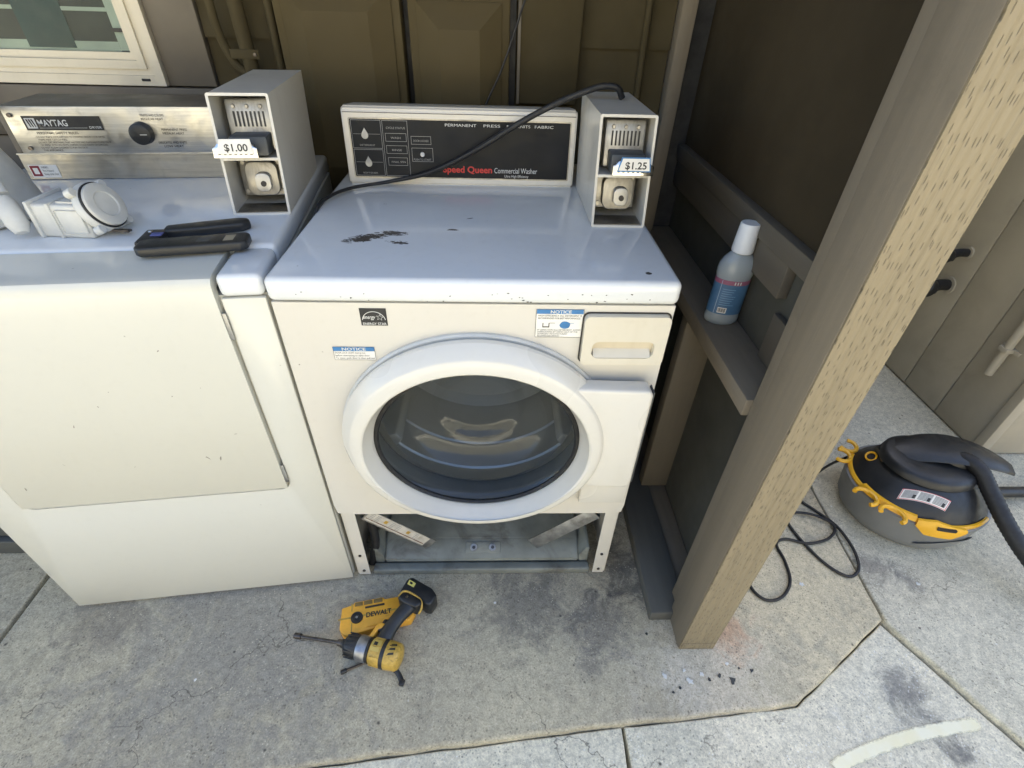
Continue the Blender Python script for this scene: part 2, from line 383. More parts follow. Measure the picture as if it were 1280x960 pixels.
def text(body, size, x, y, align='LEFT', bold=0., sx=1., mx=None, width=None, shear=0):
    cu = bpy.data.curves.new('t', 'FONT'); cu.body = body; cu.size = size; cu.align_x = align; cu.offset = bold; cu.shear = shear
    cu.resolution_u = 3
    o = bpy.data.objects.new('t', cu); COL.objects.link(o)
    bpy.context.view_layer.update()
    me = bpy.data.meshes.new_from_object(o.evaluated_get(bpy.context.evaluated_depsgraph_get()))
    bpy.data.objects.remove(o); bpy.data.curves.remove(cu)
    bm = bmesh.new(); bm.from_mesh(me); bpy.data.meshes.remove(me)
    if width and bm.verts:
        xs = [v.co.x for v in bm.verts]; sx = width/(max(xs)-min(xs))
    bm.transform(T(x, y, 0) @ Matrix.Diagonal((sx, 1, 1, 1)))
    if mx is not None: bm.transform(mx)
    return bm
def quad(x0, x1, y0, y1, z=0):
    bm = bmesh.new(); bm.faces.new([bm.verts.new(p) for p in ((x0, y0, z), (x1, y0, z), (x1, y1, z), (x0, y1, z))]); return bm
def outline(x0, x1, y0, y1, w, z=0):
    return join(quad(x0, x1, y0, y0+w, z), quad(x0, x1, y1-w, y1, z), quad(x0, x0+w, y0+w, y1-w, z), quad(x1-w, x1, y0+w, y1-w, z))
def poly(pts, z=0):
    bm = bmesh.new(); bm.faces.new([bm.verts.new((x, y, z)) for x, y in pts]); return bm
def blob(cx, cy, r, n=14, j=.45, sx=1, rot=0, seed=0):
    rnd = random.Random(seed); pts = []
    for k in range(n):
        a = 2*pi*k/n; q = r*(1+rnd.uniform(-j, j)); x, y = q*cos(a)*sx, q*sin(a)
        pts.append((cx+x*cos(rot)-y*sin(rot), cy+x*sin(rot)+y*cos(rot)))
    return pts
def rough_outline(pts, step=.03, amp=.002, seed=1):
    out = []; n = len(pts)
    for i in range(n):
        a, b = Vector(pts[i]), Vector(pts[(i+1) % n]); L = (b-a).length
        near = min(abs(a.x)+abs(a.y), abs(b.x)+abs(b.y)) < 4
        k = max(1, int(L/step)) if near and L < 3 else 1
        nrm = Vector((-(b-a).y, (b-a).x)).normalized()
        for q in range(k):
            p = a.lerp(b, q/k)
            d = 0 if q == 0 else amp*mnoise.noise(Vector((p.x*14, p.y*14, seed)))*2
            out.append((p.x+nrm.x*d, p.y+nrm.y*d))
    return out

# ------------------------------------------------------------ ground
struct(ob('ground', box(-150, 150, -150, 150, -.4, -.13), m_slab))
def slab(name, pts, top, mat, bev=.006, amp=.002, seed=1):
    return struct(ob(name, prism(rough_outline(pts, seed=seed, amp=amp), -.12, top, bev, 3, top_only=True), mat))
slab('concrete_pad', [(-1.168, -.487), (-.409, -.413), (.251, -.35), (.508, -.331), (.74, -.31), (1.055, -.12), (1.062, -.016), (1.088, .355), (1.15, 1.2), (1.15, 2.6), (-1.168, 2.6)], 0, m_pad, .008)
slab('concrete_pad', [(-4, -.76), (-1.18, -.488), (-1.18, 2.6), (-4, 2.6)], -.002, m_pad, .006, seed=2)
slab('concrete_slab', [(-4, -2.2), (.318, -2.2), (.320, -.3465), (-.409, -.4155), (-1.168, -.4895), (-4, -.772)], -.02, m_slab, .004, seed=3)
slab('concrete_slab', [(.326, -2.2), (1.95, -2.2), (1.95, -1.73), (1.206, -.40), (1.056, -.123), (.742, -.3125), (.508, -.3335), (.327, -.346)], -.02, m_slab, .004, seed=4)
slab('concrete_slab', [(1.066, -.125), (1.214, -.40), (1.96, -1.73), (6, -1.73), (6, 2.6), (1.156, 2.6), (1.156, 1.2), (1.096, .355), (1.07, -.016)], -.004, m_slab_r, .006, seed=5)
slab('yard_paving', [(-14, -12), (16, -12), (16, -1.74), (1.96, -1.74), (1.96, -2.21), (-4.0, -2.21), (-14, -2.21)], -.022, m_slab, 0)
def painted():  # reflected sunlight on the slab, painted as a feathered pale yellow strip
    t = NT('sunlight_strip_paint')
    at = t.new('ShaderNodeAttribute'); at.attribute_name = 'edge_fade'
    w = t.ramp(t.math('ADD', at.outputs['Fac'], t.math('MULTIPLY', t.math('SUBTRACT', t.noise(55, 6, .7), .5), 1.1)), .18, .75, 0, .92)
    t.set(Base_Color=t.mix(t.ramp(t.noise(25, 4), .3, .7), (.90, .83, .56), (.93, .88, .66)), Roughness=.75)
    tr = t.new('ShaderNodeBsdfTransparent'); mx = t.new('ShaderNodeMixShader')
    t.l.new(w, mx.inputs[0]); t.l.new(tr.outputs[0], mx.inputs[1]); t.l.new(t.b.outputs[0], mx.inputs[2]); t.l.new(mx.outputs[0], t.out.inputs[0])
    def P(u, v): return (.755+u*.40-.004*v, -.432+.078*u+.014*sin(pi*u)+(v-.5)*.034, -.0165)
    o = ob('painted_sunlight', grid_patch(P, 24, 6), t.m)
    ca = o.data.attributes.new('edge_fade', 'FLOAT', 'POINT')
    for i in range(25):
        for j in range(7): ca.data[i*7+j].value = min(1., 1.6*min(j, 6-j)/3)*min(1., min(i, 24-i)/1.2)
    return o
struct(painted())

# ------------------------------------------------------------ the yard around (gives the light its direction)
struct(ob('facing_wall', box(-12, 12, -7.3, -7.0, -.1, 4.2), m_stucco))

struct(ob('upper_storey', box(-9, .66, -.12, 5, 2.10, 4.2), m_stucco))
struct(ob('building_core', box(-9, 1.9, 2.45, 5, -.1, 2.095), m_siding))

# ------------------------------------------------------------ back wall with window
YW = .80
bw = thing('laundry_wall', 'taupe lap-sided building wall behind the washer and dryer, with a cream-framed window', 'wall', (0, YW, 0))
z0 = 1.16-.15*8
for k in range(17):
    a = z0+.15*k; b = a+.155
    bm = bmesh.new(); prof = [(0, a), (-.014, a), (-.003, b), (.0, b)]
    for x in (-.69, .476): bm.faces.new([bm.verts.new((x, y, z)) for y, z in prof])
    bm.verts.ensure_lookup_table()
    for i in range(4): bm.faces.new((bm.verts[i], bm.verts[(i+1) % 4], bm.verts[4+(i+1) % 4], bm.verts[4+i]))
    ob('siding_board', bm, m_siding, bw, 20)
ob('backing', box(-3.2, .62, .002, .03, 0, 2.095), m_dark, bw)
ob('trim_board', box(-.812, -.692, -.024, -.0005, 1.0535, 2.095, .003), m_trim, bw)
ob('trim_board', box(-3.2, -.69, -.03, -.0005, .93, 1.05, .003), m_trim, bw)
ob('trim_board', box(-3.2, -.69, -.018, -.0005, .02, .926, .003), m_trim, bw)
ob('corner_board', box(.478, .515, -.05, -.0005, .0, 2.095, .003), m_wood, bw)
# window: nested vinyl frame, dark glass, louvre clips, room behind
wx0, wx1, wz0, wz1 = -2.1, -.814, 1.054, 1.95
def rect4(a): return [(wx0+a, wz0+a), (wx1-a, wz0+a), (wx1-a, wz1-a), (wx0+a, wz1-a)]
wf = ob('window', join(*[ring_plate(rect4(a), rect4(b), .0005, d) for a, b, d in ((0, .022, .034), (.0221, .036, .027), (.0361, .054, .033), (.0541, .070, .019))]), m_vinyl, bw, 30, mx=XZ)
ob('window_frame_slot', box(-.872, -.850, -.0352, -.033, 1.064, 1.070, .001), m_dark, wf)
ob('pane', box(wx0+.06, wx1-.06, -.008, -.004, wz0+.06, wz1-.06), glass('window_glass', (.85, .90, .89), .015, 1.28), wf)
m_room = M('dim_room', (.028, .032, .034), .7); m_teal = M('teal_curtain', (.012, .05, .06), .7); m_pale = M('pale_blind', (.55, .57, .50), .6)
ob('louvre_track', box(wx1-.1, wx1-.072, -.0035, .0, wz0+.072, wz1-.072), m_pale, wf)
for zz in (1.165, 1.232, 1.30, 1.37): ob('louvre_clip', box(wx1-.103, wx1-.075, -.0105, -.0085, zz, zz+.008), m_black, wf)
for a, b in ((wz0+.07, wz0+.09), (1.205, 1.213), (1.235, 1.26)): ob('blind_slat', box(wx0+.07, wx1-.1005, -.0035, .0, a, b), m_pale, wf)
ob('curtain', box(-1.135, -1.02, -.0038, .0004, wz0+.075, wz1-.07), m_teal, wf)
ob('dark_room_sheet', box(wx0+.07, wx1-.1, .0006, .0012, wz0+.06, wz1-.06), m_room, wf)  # dark sheet behind the pane, painted as the unlit room

# utility cabinets hung on the wall
def cabinet(x0, x1, zt, label, pz1):
    c = thing('utility_cabinet', label, 'cabinet', ((x0+x1)/2, YW-.015, .78), 0, 'beige utility cabinets on the back wall')
    w = (x1-x0)/2
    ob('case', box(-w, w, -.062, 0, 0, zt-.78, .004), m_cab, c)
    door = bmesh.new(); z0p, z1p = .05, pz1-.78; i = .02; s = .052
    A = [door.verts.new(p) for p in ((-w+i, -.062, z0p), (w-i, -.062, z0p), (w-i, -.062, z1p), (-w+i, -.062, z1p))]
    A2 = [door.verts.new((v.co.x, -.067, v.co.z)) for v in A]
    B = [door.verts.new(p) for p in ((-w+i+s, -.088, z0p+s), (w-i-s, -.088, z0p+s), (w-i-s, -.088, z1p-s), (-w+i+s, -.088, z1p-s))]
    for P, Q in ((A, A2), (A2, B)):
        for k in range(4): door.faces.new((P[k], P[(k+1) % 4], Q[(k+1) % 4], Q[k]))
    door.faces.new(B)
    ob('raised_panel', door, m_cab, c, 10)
    ob('gap_shade_strip', box(w+.0005, w+.0165, -.012, -.001, 0, zt-.79), m_rubber, c)  # black strip added as painted shade in the gap beside the case
cabinet(-.487, -.193, 1.66, 'wide beige utility cabinet with raised panel, behind the coin box marked $1.00', 1.275)
cabinet(-.176, .064, 1.66, 'narrower beige utility cabinet with raised panel, behind the middle of the washer console', 1.247)
fp = thing('cover_panel', 'plain flat tan cover panel on the wall between the raised cabinet and lap siding', 'panel', (.164, YW-.015, 1.035))
ob('board', box(-.079, .078, -.025, 0, 0, .62, .003), m_siding, fp)
ob('edge_strip', box(-.0795, -.072, -.03, -.0252, 0.001, .62), m_trim, fp)

# conduits beside the window
def pipe(name, label, pts, r, mat=None, sub=10, grp=None):
    o = ob(name, tube(pts, r, 14, sub), mat or m_siding); return tag(o, label, 'conduit', grp)
pipe('conduit', 'thin tan conduit curving down to the right beside the window trim', [(-.640, .757, 2.3), (-.642, .757, 1.5), (-.644, .757, 1.25), (-.640, .755, 1.17), (-.618, .752, 1.11), (-.578, .748, 1.065), (-.57, .742, .95)], .0105)
c2 = thing('conduit', 'thick straight tan conduit held by a strap above the dryer coin box', 'conduit', (-.592, .752, .9))
ob('pipe', cyl((-.012, 0, 1.4), (.018, -.004, 0.0), .0175, n=20), m_siding, c2)
ob('strap', box(-.024, .045, -.0215, -.0185, .222, .242, .001), m_siding, c2)
ob('strap_screw', cyl((.036, -.0245, .232), (.036, -.0216, .232), .004, n=10), m_bit, c2)
pipe('conduit', 'slim tan vertical conduit right against the wide beige cabinet', [(-.508, .764, 2.3), (-.510, .764, 1.3), (-.514, .764, .9)], .010)
pipe('conduit', 'slim vertical pipe on the lap siding behind the coin box marked $1.25', [(.402, .776, 2.3), (.404, .776, 1.3), (.412, .774, .9)], .0085)
tag(ob('wire', tube([(.16, .66, 1.62), (.115, .672, 1.33), (.083, .68, 1.22), (.045, .682, 1.12), (-.002, .685, 1.02), (-.02, .69, .9)], .0025, 8), m_rubber), 'thin black wire hanging in front of the narrower beige cabinet', 'wire')

# ------------------------------------------------------------ timber partition on the right
pw = thing('timber_partition', 'brown painted stud partition with sheathing, ledge and floor plate right of the washer', 'partition', (.49, 0, 0))
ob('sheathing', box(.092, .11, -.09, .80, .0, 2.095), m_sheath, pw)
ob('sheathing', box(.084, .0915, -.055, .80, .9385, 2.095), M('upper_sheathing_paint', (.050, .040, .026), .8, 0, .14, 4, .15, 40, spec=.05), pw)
ob('stud', box(.012, .0915, -.096, -.058, .0, 2.095, .002), m_wood, pw)
ob('stud', box(.012, .0915, .30, .338, .0385, .661, .002), m_wood, pw)
ob('stud', box(.012, .0915, .70, .738, .0385, .661, .002), m_wood, pw)
ob('ledge', box(0.0, .0905, -.0575, .79, .662, .70, .003), m_wood_y, pw)
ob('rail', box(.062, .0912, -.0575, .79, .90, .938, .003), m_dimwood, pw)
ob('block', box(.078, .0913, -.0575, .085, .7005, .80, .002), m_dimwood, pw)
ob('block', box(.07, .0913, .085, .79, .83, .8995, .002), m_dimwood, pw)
ob('floor_plate', box(-.056, .036, -.115, .79,   .0, .038, .003), m_plate, pw, label='floor plate with a dark weathered end')
ob('kick_board', box(.0362, .0912, -.0575, .79, .0, .03, .002), m_wood_y, pw)
post = thing('timber_post', 'tan square timber post with incised front face standing on the concrete edge', 'post', (.49, -.187, 0))
ob('shaft', box(0, .089, .002, .089, .0, 2.095, .003), m_wood, post)
ob('incised_face', box(.0015, .0875, -.0012, .0018, .001, 2.095), m_post, post, label='cream-tan incised front face, coloured lighter as if catching the light')
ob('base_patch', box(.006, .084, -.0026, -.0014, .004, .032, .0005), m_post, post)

# ------------------------------------------------------------ outbuilding at the right
rw = thing('outbuilding', 'grey-brown building corner clad in wide vertical boards, behind the vacuum', 'building', (1.77, .47, 0))
ys = [.035, .232, .417, .60, .79, .98, 1.17, 1.36, 1.55, 1.74]
for a, b in zip(ys, ys[1:]): ob('board', box(0, .02, a+.0025, b-.0025, .004, 3.0, .002), m_planks, rw)
ob('corner_trim', box(-.008, .03, .0, .034, .002, 3.0, .003), m_trimlight, rw)
xs = [.032+.2*k for k in range(14)]
for a, b in zip(xs, xs[1:]): ob('board', box(a+.002, b-.002, .004, .024, .004, 3.0, .002), m_trimlight, rw)
ob('backing', box(.021, 4.3, .026, 2.0, -.05, 4.6), m_dark, rw)
def outlet(y, z, r, label):
    o = thing('pipe_stub', label, 'pipe', (1.77, y, z))
    ob('pipe', tube([(0, 0, .0), (-.035, 0, 0), (-.06, -.004, -.006), (-.072, -.01, -.02)], r*.62, 14), m_rubber, o)
    ob('cap', lathe([(0, 0), (r*.8, 0), (r, .008), (r, .03), (r*.8, .036), (0, .036)], 24, T(-.074, -.012, -.012) @ RY(-70)), m_black, o)
    ob('flange', cyl((-.001, 0, 0), (-.008, 0, 0), r*.95, n=20), m_planks, o)
outlet(.955, .425, .034, 'larger lower black pipe stub on the outbuilding wall, half hidden by the post')
outlet(.955, .555, .024, 'smaller upper black pipe stub on the outbuilding wall, half hidden by the post')
pp = thing('wall_pipe', 'short grey-tan vertical pipe end fixed to the outbuilding boards above the vacuum', 'pipe', (1.75, .606, .262))
ob('pipe', cyl((0, 0, 0), (0, 0.0, .9), .0135, n=18, bev=.002), m_planks, pp)
ob('clamp', join(box(-.016, .0195, -.017, .017, .095, .112, .002), box(.012, .0195, -.035, .035, .096, .111, .001)), m_planks, pp)
# dark low wall left of the dryer
lw = thing('low_wall', 'dark grey-green low wall with a base board, left of the dryer', 'wall', (-1.26, .10, 0))
ob('face', box(-1.6, .10, .012, .5, .0, .9), m_greenwall, lw)
ob('base_board', box(-1.6, .105, -.006, .0115, .0, .05, .004), m_greenwall, lw)
ob('ridge', box(-1.6, .105, -.010, .0112, .0505, .060, .003), m_greenwall, lw)

# ------------------------------------------------------------ coin box (a part of each machine)
def coin_box(parent, x0, y0, z0, w, d, h, price, out, shift, sign_edge, hs, lean=.2):
    """sheet-metal meter case: open upper bay with coin slide, open lower bay with vault lock"""
    t = .0022; zm = h*hs
    case = join(box(x0, x0+t, y0, y0+d, z0, z0+h), box(x0+w-t, x0+w, y0, y0+d, z0, z0+h),
                box(x0+t, x0+w-t, y0, y0+d, z0+h-t, z0+h), box(x0+t, x0+w-t, y0, y0+d, z0, z0+t),
                box(x0+t, x0+w-t, y0+d-t, y0+d, z0+t, z0+h-t), box(x0+t, x0+w-t, y0, y0+.06, z0+zm-.003, z0+zm))
    rim = ring_plate(rrect(-.0015, w+.0015, -.001, h+.0015, .004), rrect(.0032, w-.0032, .0032, h-.0032, .002), .0003, .0024)
    rim.transform(T(x0, y0, z0) @ XZ)
    case = join(case, rim)
    cb = ob('coin_box', case, m_coin, parent, 30)
    ob('divider_lip', box(x0+.003, x0+w-.003, y0-.0022, y0+.001, z0+zm-.004, z0+zm+.001, .0006), m_coin, cb)
    cx = x0+w/2
    # upper bay: chrome face plate with coin slots
    zp0, zp1 = z0+zm+.006, z0+h-.012
    ob('slot_plate', box(x0+.016, x0+w-.010, y0+.030, y0+.040, zp0, zp1, .004), m_plate_steel, cb)
    zs = zp0+(zp1-zp0)*.60
    for k in range(8):
        xx = x0+.030+k*(w-.052)/7
        ob('coin_slot', box(xx-.0016, xx+.0016, y0+.0285, y0+.0295, zs-.011, zs+.014), m_print, cb)
    for k in range(3): ob('rivet', cyl((x0+.031+k*(w-.056)/2, y0+.031, zp1-.012), (x0+.031+k*(w-.056)/2, y0+.027, zp1-.012), .0036, n=12, bev=.0008), m_steel_dark, cb)
    # slide housing and pushed-out slide
    zc = zp0+.016
    ob('slide_housing', box(x0+.024, x0+w-.014, y0-.012, y0+.03, zc-.016, zc+.016, .003), m_greyplast, cb)
    xs0 = x0+.018+shift; xs1 = xs0+w*.62
    ob('coin_slide', box(xs0+.004, xs1-.004, y0-out, y0-.0125, zc-.008, zc+.004, .001), m_galv, cb)
    fr = [(xs0-.006, -.014), (xs1+.006, -.014), (xs1+.006, .002), (xs1+.001, .004), (xs1-.004, .010), (xs0+.004, .010), (xs0-.001, .004), (xs0-.006, .002)]
    ob('slide_front', prism([(x, z+zc) for x, z in fr], 0, .004, .0008, mx=T(0, y0-out, 0) @ XZ), m_chrome, cb)
    for k in range(7):
        xx = xs0+.005+k*(xs1-xs0-.010)/6
        ob('slide_tooth', box(xx-.0022, xx+.0022, y0-out-.0048, y0-out-.004, zc-.0085, zc-.0055), m_print, cb)
    sg = [(xs0+.004, -.005), (xs1-.002, -.005), (xs1-.005, .015), (xs0+.011, .015)]
    ob('price_sign_edge', prism([(x, z+zc) for x, z in [(sg[0][0]-.002, -.007), (sg[1][0]+.002, -.007), (sg[2][0]+.002, .017), (sg[3][0]-.002, .017)]], .0041, .0055, mx=T(0, y0-out, 0) @ XZ), sign_edge, cb)
    ob('price_sign', prism([(x, z+zc) for x, z in sg], .0056, .0062, mx=T(0, y0-out, 0) @ XZ), m_paper, cb)
    ob('price_lettering', text(price, .0165, 0, -.002+zc, 'LEFT', .0003, mx=T((xs0+xs1)/2+.003-(xs1-xs0)*.31, y0-out-.0066, 0) @ XZ, width=(xs1-xs0)*.62), m_print, cb)
    # lower bay: recessed vault door with lock boss
    zb1 = z0+zm-.010
    ob('vault_door', box(x0+.010, x0+w-.012, y0+.055, y0+.06, z0+.018, zb1, .002), m_steel_dark, cb)
    zv = (z0+.018+zb1)/2
    ob('vault_boss', prism(rrect(-.031, .031, -.031, .031, .016), 0, .018, .006, 3, mx=T(cx+.002, y0+.0548, zv) @ XZ), m_steel_dark, cb)
    ob('lock', prism(rrect(-.0145, .0145, -.0165, .0165, .011), 0, .014, .004, 3, mx=T(cx+.006, y0+.0367, zv-.003) @ XZ), m_lock, cb)
    ob('keyhole', cyl((cx+.007, y0+.0226, zv-.005), (cx+.007, y0+.0205, zv-.005), .0052, n=16), m_dkprint, cb)
    for sx_ in (x0+.018, x0+w-.02):
        for sz_ in (z0+.027, zb1-.010): ob('screw', cyl((sx_, y0+.0552, sz_), (sx_, y0+.052, sz_), .004, n=10), m_steel_dark, cb)
    ob('bay_floor', box(x0+.004, x0+w-.004, y0+.002, y0+.0545, z0+.0024, z0+.0034), m_steel_dark, cb)
    # the meter case leans back a little
    sh = Matrix.Identity(4); sh[1][2] = lean; sh[1][3] = -lean*z0
    for o in [cb]+list(cb.children): o.data.transform(sh)
    return cb

# ------------------------------------------------------------ washer
wa = thing('washer', 'white front-loading coin washer with round glass door and its lower access panel removed', 'washer', (0, 0, 0))
HW, ZT = .3385, .906
ob('side_panel', box(-HW, -HW+.004, .02, .69, .012, .862), m_white, wa)
ob('side_panel', box(HW-.004, HW, .02, .69, .012, .862), m_white, wa)
ob('rear_panel', box(-HW+.0045, HW-.0045, .68, .69, .012, .862), m_galv, wa)
lid = ob('top_lid', box(-.3415, .3415, -.006, .70, .8625, ZT, .012, 4), m_top, wa)
# worn patch and chips on the lid
M('chip_dark', (.05, .045, .04), .7)
rnd = random.Random(3)
for k in range(30):
    x = rnd.uniform(.0, .30) if k < 18 else rnd.uniform(-.3, .1); z = rnd.uniform(.868, .885)
    ob('chip', poly(blob(x, z, rnd.uniform(.0004, .0011), 7, .5, rnd.uniform(1, 2.5), 0, k), 0), bpy.data.materials['chip_dark'], lid, mx=T(0, -.0064, 0) @ XZ)
# front panel with the round door opening
RC = Vector((-.003, .554)); N = 96
circ, rect = [], []
X0, X1, Z0, Z1 = -.3385, .3385, .296, .8605
for k in range(N):
    a = 2*pi*k/N; c_, s_ = cos(a), sin(a)
    circ.append((RC.x+.238*c_, RC.y+.220*s_))
    tt = min(((X1-RC.x)/c_ if c_ > 1e-9 else 9), ((X0-RC.x)/c_ if c_ < -1e-9 else 9), ((Z1-RC.y)/s_ if s_ > 1e-9 else 9), ((Z0-RC.y)/s_ if s_ < -1e-9 else 9))
    rect.append([RC.x+tt*c_, RC.y+tt*s_])
for cx_, cz_ in ((X0, Z0), (X1, Z0), (X0, Z1), (X1, Z1)):
    i = min(range(N), key=lambda q: (rect[q][0]-cx_)**2+(rect[q][1]-cz_)**2); rect[i] = [cx_+(.004 if cx_ < 0 else -.004) * (cz_ == Z0), cz_+.004*(cz_ == Z0)]
ob('front_panel', ring_plate(rect, circ, -.02, 0), m_white, wa, 30, mx=XZ)
# gasket shadow ring, door
DC = T(-.003, 0, .558) @ XZ
SZ = .918
ob('door_seat', lathe([(.240, .0005), (.2685, .0005), (.2685, .006), (.2655, .0095), (.240, .0095)], 96, DC @ Matrix.Diagonal((1, SZ, 1, 1))), m_gauze, wa)
bm = lathe([(.225, .0135), (.263, .0135), (.266, .020), (.265, .028), (.261, .034), (.247, .054), (.243, .0565), (.238, .0575), (.229, .0590), (.225, .0585), (.222, .0565), (.211, .030), (.2075, .022), (.207, .0135), (.225, .0135)], 112)
for v in bm.verts:
    if math.hypot(v.co.x, v.co.y) < .226: v.co.y -= .009
bm.transform(DC @ Matrix.Diagonal((1, SZ, 1, 1)))
door = ob('door', bm, m_ring, wa, 24)
GC = DC @ T(0, -.0085, 0) @ Matrix.Diagonal((1, SZ, 1, 1))
# handle wing to the right of the ring
wing = prism([(.205, .455), (.300, .447), (.318, .453), (.320, .470), (.321, .703), (.314, .712), (.17, .716), (.215, .66), (.235, .57), (.23, .52)], .0145, .0500, .006, 3, mx=XZ)
ob('handle_wing', wing, m_ring, door, 30)
ob('wing_grip', box(.3212, .3245, -.044, -.018, .46, .705, .0015), m_greyplast, door)
ob('wing_base', box(.225, .3312, -.0142, -.0004, .352, .446, .003), m_ring, door)
# glass bowl and the drum behind it
bowl = [(.2065, .022), (.200, .014), (.192, -.002), (.185, -.020), (.176, -.043), (.164, -.064), (.146, -.081), (.126, -.089), (.106, -.092), (.098, -.097), (.090, -.107), (.070, -.112), (0, -.114)]
ob('glass_bowl', lathe(bowl, 96, GC), glass('door_glass', (.86, .88, .87), .07, 1.4), door, 60)
ob('bowl_gasket', lathe([(.208, .019), (.200, .0235), (.197, .019), (.200, .012), (.208, .012)], 96, GC), m_rubber, door)
ob('outer_seal', lathe([(.206, .012), (.216, .0), (.222, -.02), (.216, -.04), (.222, -.06)], 80, GC), M('seal_grey', (.20, .20, .19), .4), wa)
dr = ob('drum', lathe([(.205, -.055), (.214, -.060), (.262, -.072), (.272, -.085), (.272, -.15), (.268, -.155), (.272, -.16), (.272, -.24), (.268, -.245), (.272, -.25), (.272, -.40), (.25, -.425), (.16, -.43), (.15, -.415), (.06, -.41), (0, -.41)], 80, DC), m_drum, wa, 30)
for k in range(3):
    a = radians(90+120*k)
    q = DC @ Matrix.Rotation(a, 4, 'Z')
    ob('drum_vane', prism([(.272, -.035), (.215, -.012), (.215, .012), (.272, .035)], -.38, -.10, .006, 2, mx=q), m_drum, dr)
# detergent drawer
dx0, dx1, dz0, dz1 = .185, .334, .745, .845
hx0, hx1, hz0, hz1 = .203, .314, .760, .795
dw = ob('detergent_drawer', ring_plate(rrect(dx0, dx1, dz0, dz1, .010), rrect(hx0, hx1, hz0, hz1, .012), .0004, .013), m_drawer, wa, 30, mx=XZ)
ob('drawer_seam', ring_plate(rrect(dx0-.003, dx1+.003, dz0-.003, dz1+.003, .012), rrect(dx0-.0004, dx1+.0004, dz0-.0004, dz1+.0004, .010), .0002, .0012), m_dkprint, dw, mx=XZ)
ob('handle_recess', prism(rrect(hx0-.0005, hx1+.0005, hz0-.0005, hz1+.0005, .012), .0002, .0014), enamel('recess_plastic', (.62, .55, .42), (.35, .28, .17), .7, rough=.4), dw, mx=XZ)
ob('handle_lip', prism([(hz0+.001, -.0128), (hz0+.014, -.0016), (hz0-.0003, -.0016)], hx0+.004, hx1-.004, mx=Matrix(((0, 0, 1, 0), (0, 1, 0, 0), (1, 0, 0, 0), (0, 0, 0, 1)))), m_drawer, dw)
# stickers on the front
def sticker(x0, x1, z0, z1, parent=wa, mat=None, name='notice_sticker', y=-.0006):
    return ob(name, quad(x0, x1, z0, z1), mat or m_paper, parent, 0, mx=T(0, y, 0) @ XZ)
FX = T(0, -.0010, 0) @ XZ; FX2 = T(0, -.0013, 0) @ XZ
def lines(rows, x0, x1, ztop, zbot, mat, parent, name='small_print', fx=FX, size=None, just=True):
    n = len(rows); p = (ztop-zbot)/n; b = bmesh.new()
    for i, r in enumerate(rows): b = join(b, text(r, size or p*.95, x0 if just else (x0+x1)/2, ztop-p*(i+.8), 'LEFT' if just else 'CENTER', width=(x1-x0)*min(1, len(r)/max(len(q) for q in rows)) if just else None))
    return ob(name, b, mat, parent, 0, mx=fx)
s1 = sticker(.101, .184, .796, .853)
ob('blue_header', quad(.1025, .1825, .8435, .8520), m_blue, s1, 0, mx=FX)
ob('header_lettering', text('NOTICE', .0085, .1435-.018, .8448, 'LEFT', .0002, width=.036), m_white_print, s1, 0, mx=FX2)
ob('border', outline(.1013, .1837, .7963, .8527, .0007), m_print, s1, 0, mx=FX)
lines(['HIGH EFFICIENCY (he) DETERGENT IS', 'RECOMMENDED FOR BEST PERFORMANCE'], .105, .180, .8425, .832, m_print, s1)
ob('tub_icon', join(quad(.1135, .1255, .8165, .8185), quad(.1135, .1150, .8185, .8255), quad(.1240, .1255, .8185, .8255), quad(.1255, .135, .8250, .8258)), m_print, s1, 0, mx=FX)
ob('tub_icon', join(poly(blob(.1525, .8215, .0075, 20, .04, 1.25, 0, 1)), quad(.160, .168, .8250, .8258)), m_blue, s1, 0, mx=FX)
lines(['IF USING NON-(he) DETERGENT, AVOID', 'OVERSUDSING BY USING HALF OF THE', 'DETERGENT MANUFACTURER\'S', 'RECOMMENDED AMOUNT'], .105, .180, .8135, .797, m_print, s1)
s2 = sticker(-.256, -.182, .744, .773)
ob('blue_header', quad(-.2555, -.1825, .7635, .7728), m_blue, s2, 0, mx=FX)
ob('header_lettering', text('NOTICE', .0088, -.2195-.021, .7651, 'LEFT', .0002, width=.042), m_white_print, s2, 0, mx=FX2)
ob('border', outline(-.2558, -.1822, .7442, .7728, .0006), m_print, s2, 0, mx=FX)
lines(['DOOR LOCK LIGHT must go out', 'before attempting to open door.', 'To open: push door in then pull out'], -.2535, -.1845, .7628, .7455, m_dkprint, s2)
s3 = sticker(-.197, -.152, .817, .851, mat=m_print, name='emblem_sticker')
arc = bmesh.new()
for k in range(25):
    t = radians(12+156*k/24); q = quad(-.0006, .0006, -.0014, .0014); q.transform(T(-.1745+.0195*cos(t), .826+.0185*sin(t), 0) @ RZ(math.degrees(t))); arc = join(arc, q)
ob('emblem_arc', arc, m_white_print, s3, 0, mx=FX)
ob('script_lettering', text('energy', .0105, -.193, .8305, 'LEFT', .0001, width=.021, shear=.35, mx=None), m_white_print, s3, 0, mx=FX)
star = [((.0068 if k % 2 == 0 else .0028)*sin(pi*k/5+.15)-.1640, (.0068 if k % 2 == 0 else .0028)*cos(pi*k/5+.15)+.8335) for k in range(10)]
sb = bmesh.new()
for k in range(10):
    p, q = star[k], star[(k+1) % 10]
    sb = join(sb, poly([p, q, (q[0]*.8-.1640*.2, q[1]*.8+.8335*.2), (p[0]*.8-.1640*.2, p[1]*.8+.8335*.2)]))
ob('star', sb, m_white_print, s3, 0, mx=FX)
ob('emblem_lettering', text('ENERGY STAR', .0066, -.1945, .8185, 'LEFT', .0001, width=.0400), m_white_print, s3, 0, mx=FX)
